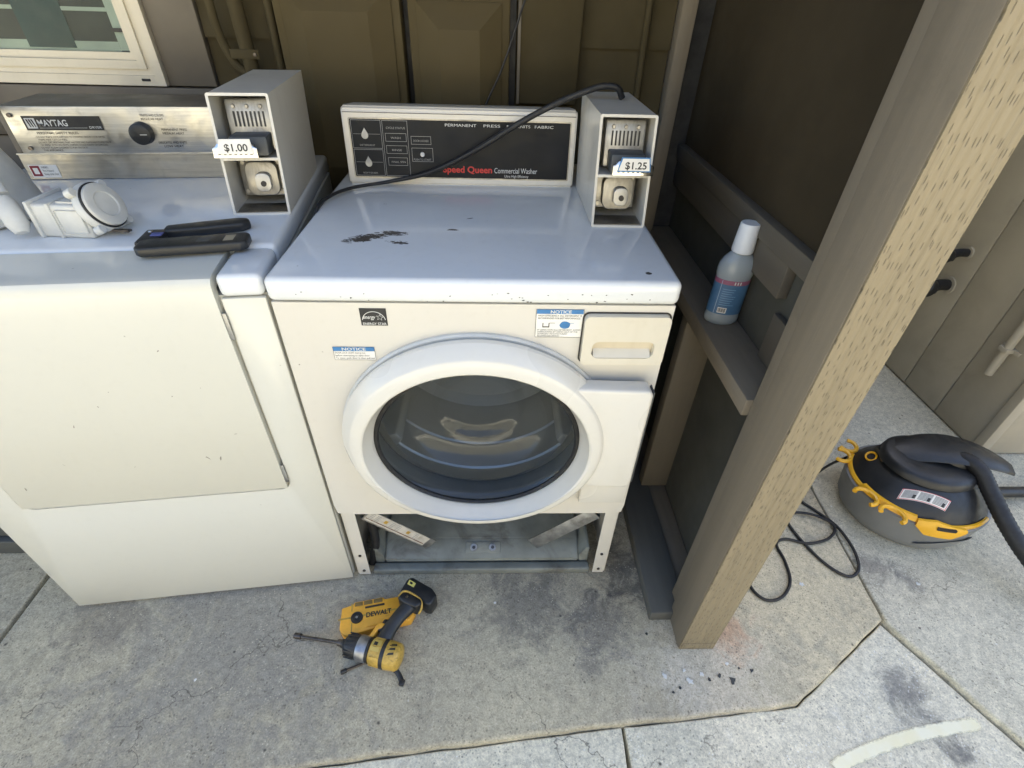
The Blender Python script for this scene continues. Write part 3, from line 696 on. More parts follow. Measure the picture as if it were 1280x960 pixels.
# open base: corner channels, tray, braces
for s in (-1, 1):
    x_a, x_b = (-.334, -.304) if s < 0 else (.304, .334)
    fr = ob('frame_channel', join(box(x_a, x_b, .016, .019, .012, .296), box(x_a if s < 0 else x_b-.003, x_a+.003 if s < 0 else x_b, .019, .06, .012, .296)), m_white, wa)
    for zz in (.03, .10): ob('frame_screw', cyl(((x_a+x_b)/2, .0162, zz), ((x_a+x_b)/2, .0135, zz), .004, n=10), m_bit, fr)
    # diagonal brace
    top, bot = Vector((s*.283, .030, .255)), Vector((s*.138, .058, .085))
    d = (bot-top).normalized(); L = (bot-top).length
    n = Vector((0, -1, .35)); n = (n-d*n.dot(d)).normalized(); b = d.cross(n)
    mx = Matrix((d, b, n)).transposed().to_4x4(); mx.translation = top
    br = ob('brace', join(box(0, L, -.018, .018, -.0015, .0015, .0005), box(0, L, .0155 if s < 0 else -.018, .018 if s < 0 else -.0155, -.02, -.0016)), m_galv, wa, mx=mx)
    if s < 0:
        ob('warning_label', box(.004, L-.022, -.0165, .0135, .0016, .0020), M('aged_label', (.52, .49, .43), .6, 0, .2, 40, dirt=(.3, .26, .2), ds=30, damt=.7), br, mx=mx)
        for q in (.055, .13): ob('label_mark', box(q, q+.010, -.010, .0, .0021, .0024), m_gold, br, mx=mx)
        ob('label_stripe', box(.006, L-.026, .006, .0085, .0021, .0024), M('label_brown', (.16, .08, .05), .6), br, mx=mx)
        ob('label_lines', join(*[box(q, q+.012, -.013+.005*r_, -.0112+.005*r_, .0021, .0024) for q in (.01, .028, .075, .095, .155) for r_ in range(5)]), m_grey_print, br, mx=mx)
bm = bmesh.new(); tp = [(.050, .002), (.044, .032), (.050, .037), (.092, .064), (.55, .070), (.55, .002)]
te = [[bm.verts.new((x, y, z)) for y, z in tp] for x in (-.268, .268)]
for i in range(6): bm.faces.new((te[0][i], te[0][(i+1) % 6], te[1][(i+1) % 6], te[1][i]))
bm.faces.new(te[0]); bm.faces.new(te[1][::-1]); bmesh.ops.recalc_face_normals(bm, faces=bm.faces)
bmesh.ops.bevel(bm, geom=[e for e in bm.edges], offset=.005, segments=3, affect='EDGES', clamp_overlap=True)
tray = ob('base_tray', bm, m_base, wa)
ob('tray_lip', box(-.296, .296, .018, .043, .003, .026, .005, 3), m_base, wa)
for s in (-1, 1): ob('tray_corner', prism([(s*.270, .002), (s*.294, .002), (s*.294, .085), (s*.286, .085), (s*.268, .05)], -.30, -.046, .003, 2, mx=XZ), m_base, tray)
TM = T(.002, .071, .0508) @ RX(32.7)
ob('bolt_plate', box(-.048, .048, -.014, .014, .0, .003, .001), m_base, tray, mx=TM)
for xx in (-.026, .026):
    ob('bolt_washer', cyl((xx, 0, .0032), (xx, 0, .0058), .0105, n=20, bev=.001), m_galv, tray, mx=TM)
    ob('bolt', cyl((xx, 0, .006), (xx, 0, .010), .005, n=6), m_bit, tray, mx=TM)
tubm = lathe([(.295, -.075), (.30, -.09), (.30, -.46), (.28, -.48)], 72, DC)
ob('outer_tub', tubm, m_dark, wa)
ob('sump', join(cyl((.03, .20, .252), (.03, .18, .15), .045, .04, n=24), tube([(.03, .19, .16), (.09, .2, .12), (.2, .25, .11), (.28, .3, .16)], .022, 12)), m_rubber, wa)
ob('drain_hose', tube([(-.30, .08, .25), (-.285, .06, .12), (-.30, .055, .035), (-.306, .05, .012)], .011, 10), m_rubber, wa)
for s in (-1, 1): ob('rear_strut', tube([(s*.26, .5, .30), (s*.12, .42, .075)], .014, 10, 0), m_base, wa)
# console
CX = T(0, .482, .9065) @ RX(90-7)      # drawing plane of the leaning console face
cprof = [(.0, .0), (.152, .0), (.160, -.006), (.162, -.016), (.162, -.12), (.0, -.16)]
bm = bmesh.new(); cs = []
for x in (-.310, .214): cs.append([bm.verts.new((x, h, dpt)) for h, dpt in cprof])
for i in range(len(cprof)): bm.faces.new((cs[0][i], cs[0][(i+1) % 6], cs[1][(i+1) % 6], cs[1][i]))
bm.faces.new(cs[0]); bm.faces.new(cs[1][::-1])
bmesh.ops.recalc_face_normals(bm, faces=bm.faces)
bmesh.ops.bevel(bm, geom=list(bm.edges), offset=.004, segments=3, affect='EDGES', clamp_overlap=True)
con = ob('console', bm, m_console, wa, 35, mx=CX)
ob('console_groove', quad(-.307, .211, .1475, .1487, .0004), m_dkprint, con, 0, mx=CX)
ob('panel_border', ring_plate(rrect(-.296, .202, .014, .138, .003, 2), rrect(-.2935, .1995, .0165, .1355, .002, 2), .0002, .0012), m_steel_dark, con, mx=CX)
cp = ob('control_panel', quad(-.2936, .1996, .0164, .1356, .0006), m_panelblack, con, 0, mx=CX)
C1 = CX @ T(0, 0, .0010)
fr = [(-.291, -.225, .076, .1335), (-.291, -.225, .0185, .074), (-.222, -.166, .0185, .1335)]
fr2 = [(-.217, -.170, .091, .108), (-.217, -.170, .066, .083), (-.215, -.171, .041, .058), (-.160, -.115, .086, .103), (-.160, -.112, .050, .079)]
b = bmesh.new()
for q in fr+fr2: b = join(b, outline(*q, .0008))
b = join(b, quad(-.288, -.228, .105, .1056), quad(-.288, -.228, .047, .0476))
ob('panel_lines', b, m_grey_print, con, 0, mx=C1)
drop = []
for k in range(20):
    a = 2*pi*k/20; r_ = .0078*(1 if sin(a) < 0 else 1-.0*sin(a)); x = r_*cos(a)*(1 if sin(a) < .2 else max(0., 1-(sin(a)-.2)*1.15)); y = r_*sin(a) if sin(a) < 0 else .0155*sin(a)
    drop.append((x, y))
for cx_, cy_ in ((-.2620, .103), (-.2600, .045)):
    ob('drop_button', prism([(x+cx_, y+cy_) for x, y in drop], .0009, .0022, .0005, 1, mx=CX), m_silver, con)
ob('start_button', lathe([(0, .0042), (.0045, .0040), (.0052, .0022), (.0052, .0011)], 20, CX @ T(-.136, .0655, 0)), m_white_print, con)
b = bmesh.new()
for (s, x, y, sz, w_) in (('CYCLE STATUS', -.214, .1165, .006, .042), ('WASH', -.205, .0965, .006, .022), ('RINSE', -.205, .0715, .006, .022), ('FINAL SPIN', -.208, .0465, .006, .032), ('DOOR LOCKED', -.155, .0915, .006, .034), ('PUSH TO START', -.157, .0525, .006, .040), ('DETERGENT', -.276, .081, .005, .034), ('SOFTENER', -.276, .0225, .005, .034)):
    b = join(b, text(s, sz, x, y, width=w_))
ob('panel_lettering', b, m_grey_print, con, 0, mx=C1)
b = bmesh.new()
for s, x, w_ in (('PERMANENT', -.083, .070), ('PRESS', .003, .037), ('KNITS', .078, .030), ('FABRIC', .118, .042)): b = join(b, text(s, .0080, x, .124, width=w_))
b = join(b, quad(.056, .0595, .1255, .129))
ob('cycle_lettering', b, m_white_print, con, 0, mx=C1)
ob('brand_lettering', text('Speed Queen', .0195, -.091, .0285, bold=.0005, width=.114), m_red, con, 0, mx=C1)
ob('model_lettering', join(text('Commercial Washer', .0165, .028, .0285, width=.100), text('Ultra High Efficiency', .0080, .052, .0195, width=.056)), m_white_print, con, 0, mx=C1)
coin_box(wa, .2235, .235, ZT+.0012, .1035, .256, .193, '$1.25', .030, .012, m_blue, .485)
# cable thrown over the washer
tag(ob('power_cable', tube([(-.36, .22, .60), (-.352, .26, .82), (-.338, .30, .905), (-.326, .36, .9145), (-.29, .425, .9145), (-.21, .465, .918), (-.12, .470, .938), (-.02, .468, .985), (.08, .462, 1.045), (.16, .452, 1.088), (.215, .44, 1.112), (.25, .43, 1.124), (.278, .425, 1.122), (.292, .43, 1.104)], lambda t: .0036+.0028*min(1, max(0, (t-.35)*4)), 12), m_rubber), 'black power cable lying across the washer console up to its coin box', 'cable')

# ------------------------------------------------------------ dryer (turned about 6 degrees)
dy = thing('dryer', 'white coin dryer with a big blank drop-down door and steel control panel', 'dryer', (-.347, .012, 0), 6.147)
DW = .682
ob('cabinet', join(prism(rrect(-DW, 0, .004, .70, .012, 5), .012, .868)), m_white2, dy)
# front panel below and around the door
out_d = [(-DW+.001, .015), (-.001, .015), (-.001, .867), (-.0715, .867), (-.0715, .414), (-.0775, .400), (-.092, .3925), (-DW+.092, .3925), (-DW+.0775, .400), (-DW+.0715, .414), (-DW+.0715, .867), (-DW+.001, .867)]
ob('front_frame', prism(out_d, -.0035, .008, .003, 2, mx=XZ), m_white2, dy)
# drop-down door: front sheet folding back over the top edge, one bent profile
dprof = [(.006, .3975), (-.010, .3985), (-.0125, .403), (-.0125, .880), (-.0105, .893), (-.004, .9015), (.008, .9045), (.098, .909), (.099, .896), (.03, .890), (.006, .880)]
bm = bmesh.new(); ends = [[bm.verts.new((x, y, z)) for y, z in dprof] for x in (-DW+.0775, -.0775)]
n = len(dprof)
for i in range(n): bm.faces.new((ends[0][i], ends[0][(i+1) % n], ends[1][(i+1) % n], ends[1][i]))
bm.faces.new(ends[0]); bm.faces.new(ends[1][::-1])
bmesh.ops.recalc_face_normals(bm, faces=bm.faces)
bmesh.ops.bevel(bm, geom=[e for e in bm.edges if abs(e.verts[0].co.x-e.verts[1].co.x) < 1e-6 and all(v.co.z < .400 for v in e.verts)], offset=.022, segments=6, affect='EDGES', clamp_overlap=False)
ddoor = ob('door', bm, m_white2, dy, 30)
for zz in (.815, .445): ob('door_catch', box(-.0772, -.0705, -.0115, -.0085, zz-.026, zz+.026, .0008), m_galv, ddoor)
rnd = random.Random(21)
for k in range(16):
    x, z = rnd.uniform(-.58, -.1), rnd.uniform(.42, .86)
    ob('scuff', poly(blob(x, z, rnd.uniform(.0006, .0014), 7, .5, rnd.uniform(1, 5), rnd.uniform(0, 3), k), 0), M('scuff_grey', (.25, .23, .2), .6) if k == 0 else bpy.data.materials['scuff_grey'], ddoor, 0, mx=T(0, -.0129, 0) @ XZ)
# top: raised rear deck and two side caps
ob('top_deck', box(-DW+.0, 0, .102, .70, .8685, .9125, .010, 4), m_deck, dy)
for a, b in ((-.070, 0), (-DW, -DW+.070)): ob('top_cap', box(a, b, -.010, .1015, .8685, .9085, .011, 4), m_deck, dy)
# console: stainless panel over a steel skirt
X0, X1 = -.608, -.104
dc = ob('console', box(X0, X1, .503, .66, .9128, 1.058, .003), m_trim, dy)
DX = T(0, .5025, .913) @ XZ
ob('steel_skirt', quad(X0, X1, .0005, .054, .0008), steel('skirt_steel', (.50, .48, .43), .4, 'x', .35), dc, 0, mx=DX)
sp = ob('control_panel', box(X0+.016, X1, .4965, .5018, .968, 1.059, .001), m_steel, dc)
ob('panel_fold', box(X0-.001, X1, .4985, .5018, .9645, .9678, .0008), m_steel, dc)
DP = T(0, .4960, .913) @ XZ
for xx, zz in ((-.580, .130), (-.572, .066)): ob('panel_screw', cyl((xx, .4966, .913+zz), (xx, .4935, .913+zz), .0042, n=12), m_bit, dc)
ob('name_plate', quad(-.560, -.410, .101, .1285, .0003), m_print, dc, 0, mx=DP)
ob('logo', join(quad(-.556, -.537, .105, .1245, .0006)), m_white_print, dc, 0, mx=DP)
ob('logo_mark', join(*[poly([(-.554+.0048*k, .1225), (-.5505+.0048*k, .1225), (-.5485+.0048*k, .1075), (-.5505+.0048*k, .1075)], .0009) for k in range(3)]), m_print, dc, 0, mx=DP)
ob('brand_lettering', text('MAYTAG', .017, -.534, .1095, bold=.0003, width=.056), m_white_print, dc, 0, mx=DP @ T(0, 0, .0007))
ob('plate_lettering', join(text('DRYER', .0065, -.438, .1045, width=.024), quad(-.534, -.442, .1055, .1060)), m_white_print, dc, 0, mx=DP @ T(0, 0, .0007))
ob('rules_heading', text('PERSONAL SAFETY RULES', .0072, -.545, .0935, width=.080), m_dkprint, dc, 0, mx=DP @ T(0, 0, .0003))
lines(['- DO NOT PLACE ITEMS EXPOSED TO COOKING OILS IN YOUR DRYER.', '   ITEMS MAY CATCH FIRE.', '- DO NOT DRY ANYTHING THAT HAS EVER HAD FLAMMABLE FLUIDS ON IT', '   OR WASH WITH SOLVENTS. VAPORS COULD IGNITE OR EXPLODE.', '- DO NOT ALLOW CHILDREN TO PLAY ON OR IN', '   THE APPLIANCE.'], -.553, -.408, .0905, .0590, m_dkprint, dc, fx=DP @ T(0, 0, .0003))
b = bmesh.new()
for s, x, y, w_ in (('WHITES AND COLORS', -.330, .128, .048), ('REGULAR HEAT', -.330, .1205, .044), ('PERMANENT PRESS', -.297, .100, .052), ('MEDIUM HEAT', -.297, .0925, .044), ('DELICATES AND KNITS', -.312, .074, .058), ('LOW HEAT', -.303, .0665, .040)): b = join(b, text(s, .0066, x, y, width=w_))
ob('dial_lettering', b, m_dkprint, dc, 0, mx=DP @ T(0, 0, .0003))
kn = ob('dial_knob', lathe([(0, .019), (.017, .0185), (.021, .016), (.0225, .0)], 32, DP @ T(-.336, .096, .0004)), m_black, dc)
ob('knob_pointer', box(-.361, -.354, .493, .4955, 1.006, 1.013, .001), m_black, dc)
ob('knob_line', quad(-.334, -.320, .0955, .0968, .0203), m_white_print, dc, 0, mx=DP)
ws = ob('warning_sticker', quad(-.600, -.543, .004, .031, .0016), m_paper, dc, 0, mx=DX)
ob('warning_block', join(outline(-.598, -.579, .007, .029, .0045, .0019)), M('maroon_print', (.22, .02, .03), .5), dc, 0, mx=DX)
lines(['WARNING', 'Fire Hazard', 'Keep area clear'], -.575, -.546, .029, .008, m_dkprint, dc, fx=DX @ T(0, 0, .0019))
coin_box(dy, -.1075, .252, .9128, .1045, .315, .203, '$1.00', .030, -.012, m_paper, .49)

# ------------------------------------------------------------ things on the dryer
R6 = RZ(6.147); DM = T(-.347, .012, 0) @ R6
def on_dryer(x, y, z=.9128): v = DM @ Vector((x, y, z)); return tuple(v)
pu = thing('drain_pump', 'white square plastic drain pump with round cap lying on the dryer', 'pump', on_dryer(-.335, .185), -4)
ob('body', box(-.058, .034, -.036, .036, .0, .058, .006, 3), m_gauze, pu)
ob('body_rib', join(box(-.0605, -.054, -.040, .040, -.0, .0625, .002), box(-.026, -.020, -.0385, .0385, .0, .0605, .002)), m_gauze, pu)
ob('side_plate', box(-.014, .030, -.0385, -.0365, .010, .050, .003), m_gauze, pu)
ob('top_plate', box(-.014, .030, -.028, .028, .0585, .0605, .003), m_gauze, pu)
ob('end_flange', join(box(-.068, -.061, -.034, .034, .004, .052, .002)), m_gauze, pu)
ob('embossed_mark', join(*[box(-.0700, -.0685, -.02+.012*k, -.012+.012*k, .018, .038) for k in range(4)]), m_dkprint, pu)
CM = T(.030, 0, .041) @ RY(66)
ob('collar', lathe([(0, 0), (.040, 0), (.043, .004), (.043, .012), (.040, .016), (0, .016)], 36, CM), m_gauze, pu)
ob('cap_seal', lathe([(0, .016), (.0395, .0162), (.0395, .0195), (0, .0195)], 36, CM), m_rubber, pu)
ob('cap', lathe([(0, .0245), (.020, .0245), (.022, .0262), (.033, .0262), (.0365, .0245), (.0372, .0198), (0, .0198)], 36, CM), m_gauze, pu)
for a in (40, 130, 220, 310): ob('lug', cyl(tuple(CM @ Vector((.046*cos(radians(a)), .046*sin(radians(a)), .001))), tuple(CM @ Vector((.046*cos(radians(a)), .046*sin(radians(a)), .015))), .0075, n=14, bev=.001), m_gauze, pu)
ob('terminal', join(box(.05, .085, -.02, -.015, .008, .012), box(.05, .082, -.01, -.006, .006, .009)), m_bit, pu)

tl = thing('folding_tool', 'black two-handled plastic tool lying at the front edge of the dryer top', 'tool', on_dryer(-.125, .09), 8)
ob('handle', prism([(-.085, -.024), (-.076, -.032), (.078, -.021), (.088, -.012), (.087, .020), (.080, .027), (-.07, .012), (-.085, .006)],   .0005, .017, .004, 3), m_black, tl, label='front handle with a tan sticker')
ob('sticker', poly([(.050, -.012), (.066, -.010), (.066, .014), (.050, .012)], .0173), M('tan_sticker', (.36, .30, .20), .5), tl, 0)
ob('moulded_panel', poly([(.008, -.014), (.028, -.012), (.028, .009), (.008, .007)], .0173), m_greyplast, tl, 0)
ob('handle', prism([(-.064, .044), (-.066, .070), (-.012, .084), (.050, .098), (.068, .094), (.073, .080), (.062, .066), (-.01, .052)], .001, .018, .005, 3), m_black, tl, label='rear handle with a rounded end')
ob('hinge', box(-.092, -.058, -.004, .056, .001, .0165, .004), m_black, tl)
ob('blue_band', box(-.074, -.056, .020, .034, .0167, .0185, .0006), M('blue_plastic', (.08, .10, .30), .4), tl)
ob('pivot', cyl((-.078, .036, .0167), (-.078, .036, .021), .004, n=14, bev=.001), m_chrome, tl)

js = thing('handheld_steamer', 'white plastic appliance with rounded lever at the left end of the dryer top', 'appliance', on_dryer(-.545, .265), 6.147)
ob('body', lathe([(0, 0), (.078, 0), (.088, .006), (.084, .035), (.072, .085), (.056, .13), (.040, .165), (0, .170)], 40, T(-.0, .0, 0), 1.0, 1.1), m_gauze, js)
ob('lever_arm', tube([(-.10, .26, .150), (-.055, .14, .150), (.005, .045, .140), (.070, -.045, .098), (.100, -.080, .066)], lambda t: .0165-.006*t, 14, 6, flat=.7), m_gauze, js)
ob('lever_knob', lathe([(0, -.040), (.010, -.038), (.0165, -.024), (.0175, -.004), (.0145, .014), (.0095, .024), (0, .026)], 24, T(.112, -.098, .044) @ RX(-28) @ RY(-18)), m_gauze, js)
ob('dark_band', lathe([(.078, .062), (.0835, .050), (.0855, .034), (.083, .026)], 40, T(-.006, -.004, .0), 1.0, 1.1, radians(150), radians(262)), m_greyplast, js)

# ------------------------------------------------------------ bottle on the ledge
bo = thing('bottle', 'blue-labelled clear plastic bottle with white cap standing on the partition ledge', 'bottle', (.538, .222, .7004), -8)
m_liquid = M('bottle_plastic', (.46, .52, .56), .22, 0, .06, 8)
t_ = m_liquid.node_tree.nodes['Principled BSDF']; t_.inputs['Transmission Weight'].default_value = .35; t_.inputs['Roughness'].default_value = .2
bprof = [(0, 0), (.031, 0), (.0355, .004), (.037, .012), (.0365, .02), (.0355, .026), (.0355, .108), (.0375, .116), (.038, .126), (.0365, .138), (.031, .150), (.023, .160), (.0165, .167), (.0155, .174), (0, .174)]
ob('body', lathe(bprof, 40, None, 1.0, .66), m_liquid, bo)
lp = [(.0360, .027), (.0360, .107)]
ob('label_wrap', lathe([(.0358, .027), (.0361, .0272), (.0361, .0968), (.0358, .097)], 40, None, 1.0, .665), M('bottle_label_blue', (.06, .145, .27), .5, 0, .1, 30), bo)
ob('label_band', lathe([(.0358, .0972), (.0362, .0974), (.0362, .1068), (.0358, .107)], 40, None, 1.0, .665), M('label_red', (.30, .10, .17), .5), bo)
def on_label(a, z, r=.0366): return (r*cos(a), r*.668*sin(a), z)
def label_patch(a0, a1, z0_, z1_, r=.0366): return grid_patch(lambda u, v: on_label(a0+(a1-a0)*u, z0_+(z1_-z0_)*v, r), 6, 1)
ob('barcode_label', label_patch(radians(238), radians(268), .031, .044), m_paper, bo, 0)
ob('barcode', join(*[label_patch(radians(240+2.6*k), radians(241.2+2.6*k+(k % 3)*.4), .033, .0425, .0369) for k in range(10)]), m_print, bo, 0)
ob('label_print', join(*[label_patch(radians(236), radians(285-(k*13 % 17)), .050+.0052*k, .0512+.0052*k, .0367) for k in range(8)]), M('label_pale_print', (.20, .36, .55), .5), bo, 0)
ob('label_seam', label_patch(radians(226), radians(228), .028, .106, .0367), M('label_seam_print', (.35, .45, .6), .5), bo, 0)
ob('band_lettering', join(*[label_patch(radians(268+9*k), radians(272+9*k), .099, .1055, .0368) for k in range(3)]), m_white_print, bo, 0)
ob('cap', lathe([(0, .224), (.0178, .224), (.0192, .221), (.0218, .170), (.0215, .166), (.0195, .164), (0, .164)], 36), M('cap_white', (.72, .74, .77), .4, 0, .04, 20), bo)

# ------------------------------------------------------------ tools on the floor in front of the dryer
ca = thing('bit_case', 'flat yellow plastic tool case lying on the concrete under the impact driver', 'case', (-.262, -.102, .0), 11)
co = [(-.092, -.024), (-.088, .030), (-.060, .034), (-.058, .040), (.016, .040), (.018, .034), (.074, .034), (.090, .022), (.094, -.012), (.080, -.034), (.0, -.036), (-.030, -.040), (-.068, -.044), (-.082, -.040)]
ob('shell', prism(co, .0005, .030, .004, 3), m_yellow, ca)
ob('lid_seam', join(box(-.0955, .095, -.002, .002, .0295, .0306), box(-.064, -.061, -.040, -.014, .0296, .0307), box(-.064, -.061, .016, .036, .0296, .0307), box(.062, .065, -.034, .03, .0296, .0307)), m_gold, ca)
for a, b in ((-.055, -.036), (-.033, -.012), (-.009, .013)): ob('clip_window', box(a, b, .027, .037, .0302, .0312, .0003), M('amber_clip', (.20, .13, .04), .35) if a < -.05 else bpy.data.materials['amber_clip'], ca)
ob('clip_slot', box(-.030, .018, .017, .022, .0302, .0312), m_black, ca)
ob('round_badge', lathe([(0, .0335), (.0055, .0335), (.0062, .0320), (.0105, .0320), (.0110, .0335), (.0145, .0335), (.0150, .0302)], 32, T(-.050, -.003, 0)), m_black, ca)
ob('badge_centre', cyl((-.050, -.003, .0336), (-.050, -.003, .0346), .003, n=14), m_silver, ca)
ob('brand_lettering', text('DEWALT', .017, 0, 0, bold=.0005, width=.062, mx=T(-.028, -.007, .0313) @ RZ(0)), m_print, ca, 0)
ob('raised_rib', prism([(-.028, -.032), (.005, -.026), (.012, -.018), (.06, -.018), (.06, -.024), (.018, -.024), (.008, -.033)], .0302, .033, .001, 1), m_yellow, ca)

im = thing('impact_driver', 'yellow and black cordless impact driver lying across the case with a long bit', 'drill', (-.250, -.198, 0), -14)
ax = .034
def along(prof, n=32): return lathe(prof, n, T(0, 0, ax) @ RY(90))
ob('nose', along([(0, -.084), (.010, -.084), (.011, -.078), (.021, -.072), (.0255, -.066), (.0275, -.050), (.0275, -.040), (0, -.040)]), m_black, im)
ob('gear_collar', along([(0, -.040), (.0285, -.0395), (.0295, -.037), (.0295, -.018), (.0285, -.0155), (0, -.0155)]), m_silver, im)
ob('collar_band', along([(0, -.015), (.0285, -.0148), (.0290, -.0085), (0, -.008)]), m_black, im)
bd = ob('motor_housing', along([(0, -.008), (.0270, -.0078), (.0305, -.004), (.0320, .010), (.0320, .040), (.0305, .052), (.0265, .062), (.0150, .066), (0, .0665)]), m_gold, im)
ob('housing_band', along([(.0318, .022), (.0327, .0225), (.0327, .0315), (.0318, .032)]), m_black, bd)
for k, aa in enumerate((66, 86, 106)):
    q = T(0, 0, ax) @ RX(aa-90) @ T(.0455, 0, .0) @ RZ(18)
    ob('vent_slot', box(-.0085, .0085, -.0022, .0022, .0265, .0318), m_print, bd, mx=q)
for k in range(8):
    a = 2*pi*k/8; q = T(0, 0, ax) @ RX(math.degrees(a)) @ T(.010, 0, .0318)
    ob('housing_rib', box(-.012, .012, -.0016, .0016, -.001, .0014, .0005), m_gold, bd, mx=q)
ob('rear_cap', along([(.0268, .0535), (.0310, .0540), (.0300, .0590), (.0262, .0640), (.0150, .0680), (0, .0685)]), m_gold, im)
for k in range(14):
    a = 2*pi*k/14; q = T(0, 0, ax) @ RX(math.degrees(a)) @ T(-.058, 0, .0268)
    ob('nose_ridge', box(-.011, .011, -.0018, .0018, -.001, .0016, .0006), m_black, im, mx=q)
ob('housing_label', grid_patch(lambda u, v: (-.004+.022*u, .0326*cos(radians(60+50*v)), ax+.0326*sin(radians(60+50*v))), 4, 8), M('driver_label', (.55, .40, .10), .4), bd, 0)
ob('label_mark', grid_patch(lambda u, v: (.001+.009*u, .0330*cos(radians(72+22*v)), ax+.0330*sin(radians(72+22*v))), 3, 5), m_print, bd, 0)
# grip: rounded bar from the housing to the battery foot
ob('grip', tube([(.012, .020, ax+.004), (.016, .045, ax+.012), (.026, .075, ax+.018), (.040, .105, ax+.022), (.046, .120, ax+.023)], lambda t: .0215-.0045*sin(pi*min(1, t*1.05)), 18, 8, flat=.82), m_black, im)
ob('trigger_guard', prism([(-.024, .020), (-.016, .052), (-.006, .060), (.004, .060), (.0, .046), (-.008, .042), (-.012, .024)], ax-.002, ax+.020, .003, 2), m_yellow, im)
ob('trigger', prism([(-.010, .040), (-.004, .070), (.006, .072), (.004, .040)], ax+.000, ax+.019, .003, 2), m_black, im)
ob('foot', prism([(.012, .118), (.016, .132), (.030, .140), (.070, .130), (.078, .118), (.066, .104), (.030, .110)], ax+.000, ax+.042, .006, 3), m_black, im)
ob('foot_trim', join(tube([(.014, .122, ax+.040), (.022, .137, ax+.041), (.042, .137, ax+.041), (.070, .127, ax+.038), (.078, .113, ax+.03), (.074, .100, ax+.02)], .0026, 8)), m_gold, im)
ob('foot_screw', cyl((.036, .124, ax+.0415), (.036, .124, ax+.044), .0035, n=12), m_chrome, im)
ob('battery', prism([(.008, .142), (.014, .178), (.026, .186), (.086, .168), (.104, .152), (.096, .124), (.080, .124), (.050, .140)], ax-.022, ax+.030, .006, 3), m_black, im)
ob('battery_label', poly([(.020, .163), (.021, .176), (.041, .170), (.039, .158)], ax+.0303), M('battery_sticker', (.72, .62, .16), .4), im, 0)
ob('battery_label_mark', poly([(.025, .166), (.0255, .172), (.033, .1695), (.0325, .164)], ax+.0306), m_print, im, 0)
ob('belt_hook', join(tube([(.056, -.020, .018), (.070, -.028, .012), (.082, -.040, .010)], .006, 10, 4, flat=.6), box(.076, .088, -.048, -.034, .004, .014, .002)), m_black, im)
sbm = join(cyl((-.084, 0, ax), (-.200, .0, .010), .0042, n=12), cyl((-.198, 0, .0105), (-.216, 0, .0078), .0072, n=12, bev=.001), cyl((-.083, 0, ax), (-.094, .0, ax-.002), .008, n=14))
ob('driver_bit', sbm, m_bit, im)
rodt = thing('screwdriver_bit', 'short black hex bit poking out under the impact driver', 'bit', (-.325, -.232, .0), 23)
ob('shank', cyl((0, 0, .0055), (.075, 0, .0055), .0038, n=6), m_bit, rodt)
ob('tip', cyl((-.002, 0, .0055), (.012, 0, .0055), .0052, n=12, bev=.001), m_black, rodt)

# ------------------------------------------------------------ vacuum
VS = 1.13
va = thing('shop_vacuum', 'grey and black wet-dry vacuum with yellow latches on the right-hand concrete', 'vacuum', (1.315, .232, -.004), -14)
def dome(x, y):
    r = math.hypot(x/VS, y); return .132+.094*max(0, 1-(min(r, .159)/.159)**2.6)
ob('tank', lathe([(0, .002), (.128, .002), (.143, .006), (.149, .014), (.152, .03), (.158, .034), (.168, .112), (.170, .124), (.164, .129), (0, .129)], 72, None, VS, 1), m_tank, va)
ob('tank_dent', grid_patch(lambda u, v: ((.155+.0108*v+.0016)*cos(radians(262+62*u))*VS, (.155+.0108*v+.0016)*sin(radians(262+62*u)), .034+.042*v*(.35+.65*sin(pi*u)) if True else 0), 20, 4), m_tank, va)
hd = ob('motor_head', lathe([(.157, .1295), (.1595, .132)]+[(.159*k/14, .132+.094*(1-(k/14)**2.6)) for k in range(14, -1, -1)], 72, None, VS, 1), m_black, va, 50)
ob('rim', lathe([(.1575, .1293), (.1660, .1294), (.1665, .135), (.162, .139), (.1575, .139)], 72, None, VS, 1, radians(150), radians(322)), m_vyellow, va)
# yellow front latch following the rim
def band(a0, a1, ztop, zbot, r0, th, n=26):
    bm = bmesh.new(); L = []
    for k in range(n+1):
        u = k/n; a = radians(a0+(a1-a0)*u); zt, zb = ztop(u), zbot(u)
        def P(r, z): return (r*cos(a)*VS, r*sin(a), z)
        rt = r0-max(0, (zt-.137))*.75
        L.append([bm.verts.new(p) for p in (P(r0-.004, zb), P(r0+th, zb+.002), P(r0+th, .132), P(rt+th*.6, zt), P(rt-.004, zt))])
    for A, B in zip(L, L[1:]):
        for i in range(5): bm.faces.new((A[i], A[(i+1) % 5], B[(i+1) % 5], B[i]))
    bm.faces.new(L[0]); bm.faces.new(L[-1][::-1]); return bm
ob('front_latch', band(252, 290, lambda u: .150-.010*abs(2*u-.7), lambda u: .100+.024*max(abs(2*u-1)-.55, 0)/.45, .170, .007), m_vyellow, va)
ob('latch_slot', band(266, 280, lambda u: .1400, lambda u: .1385, .1712, .0072), m_print, va)
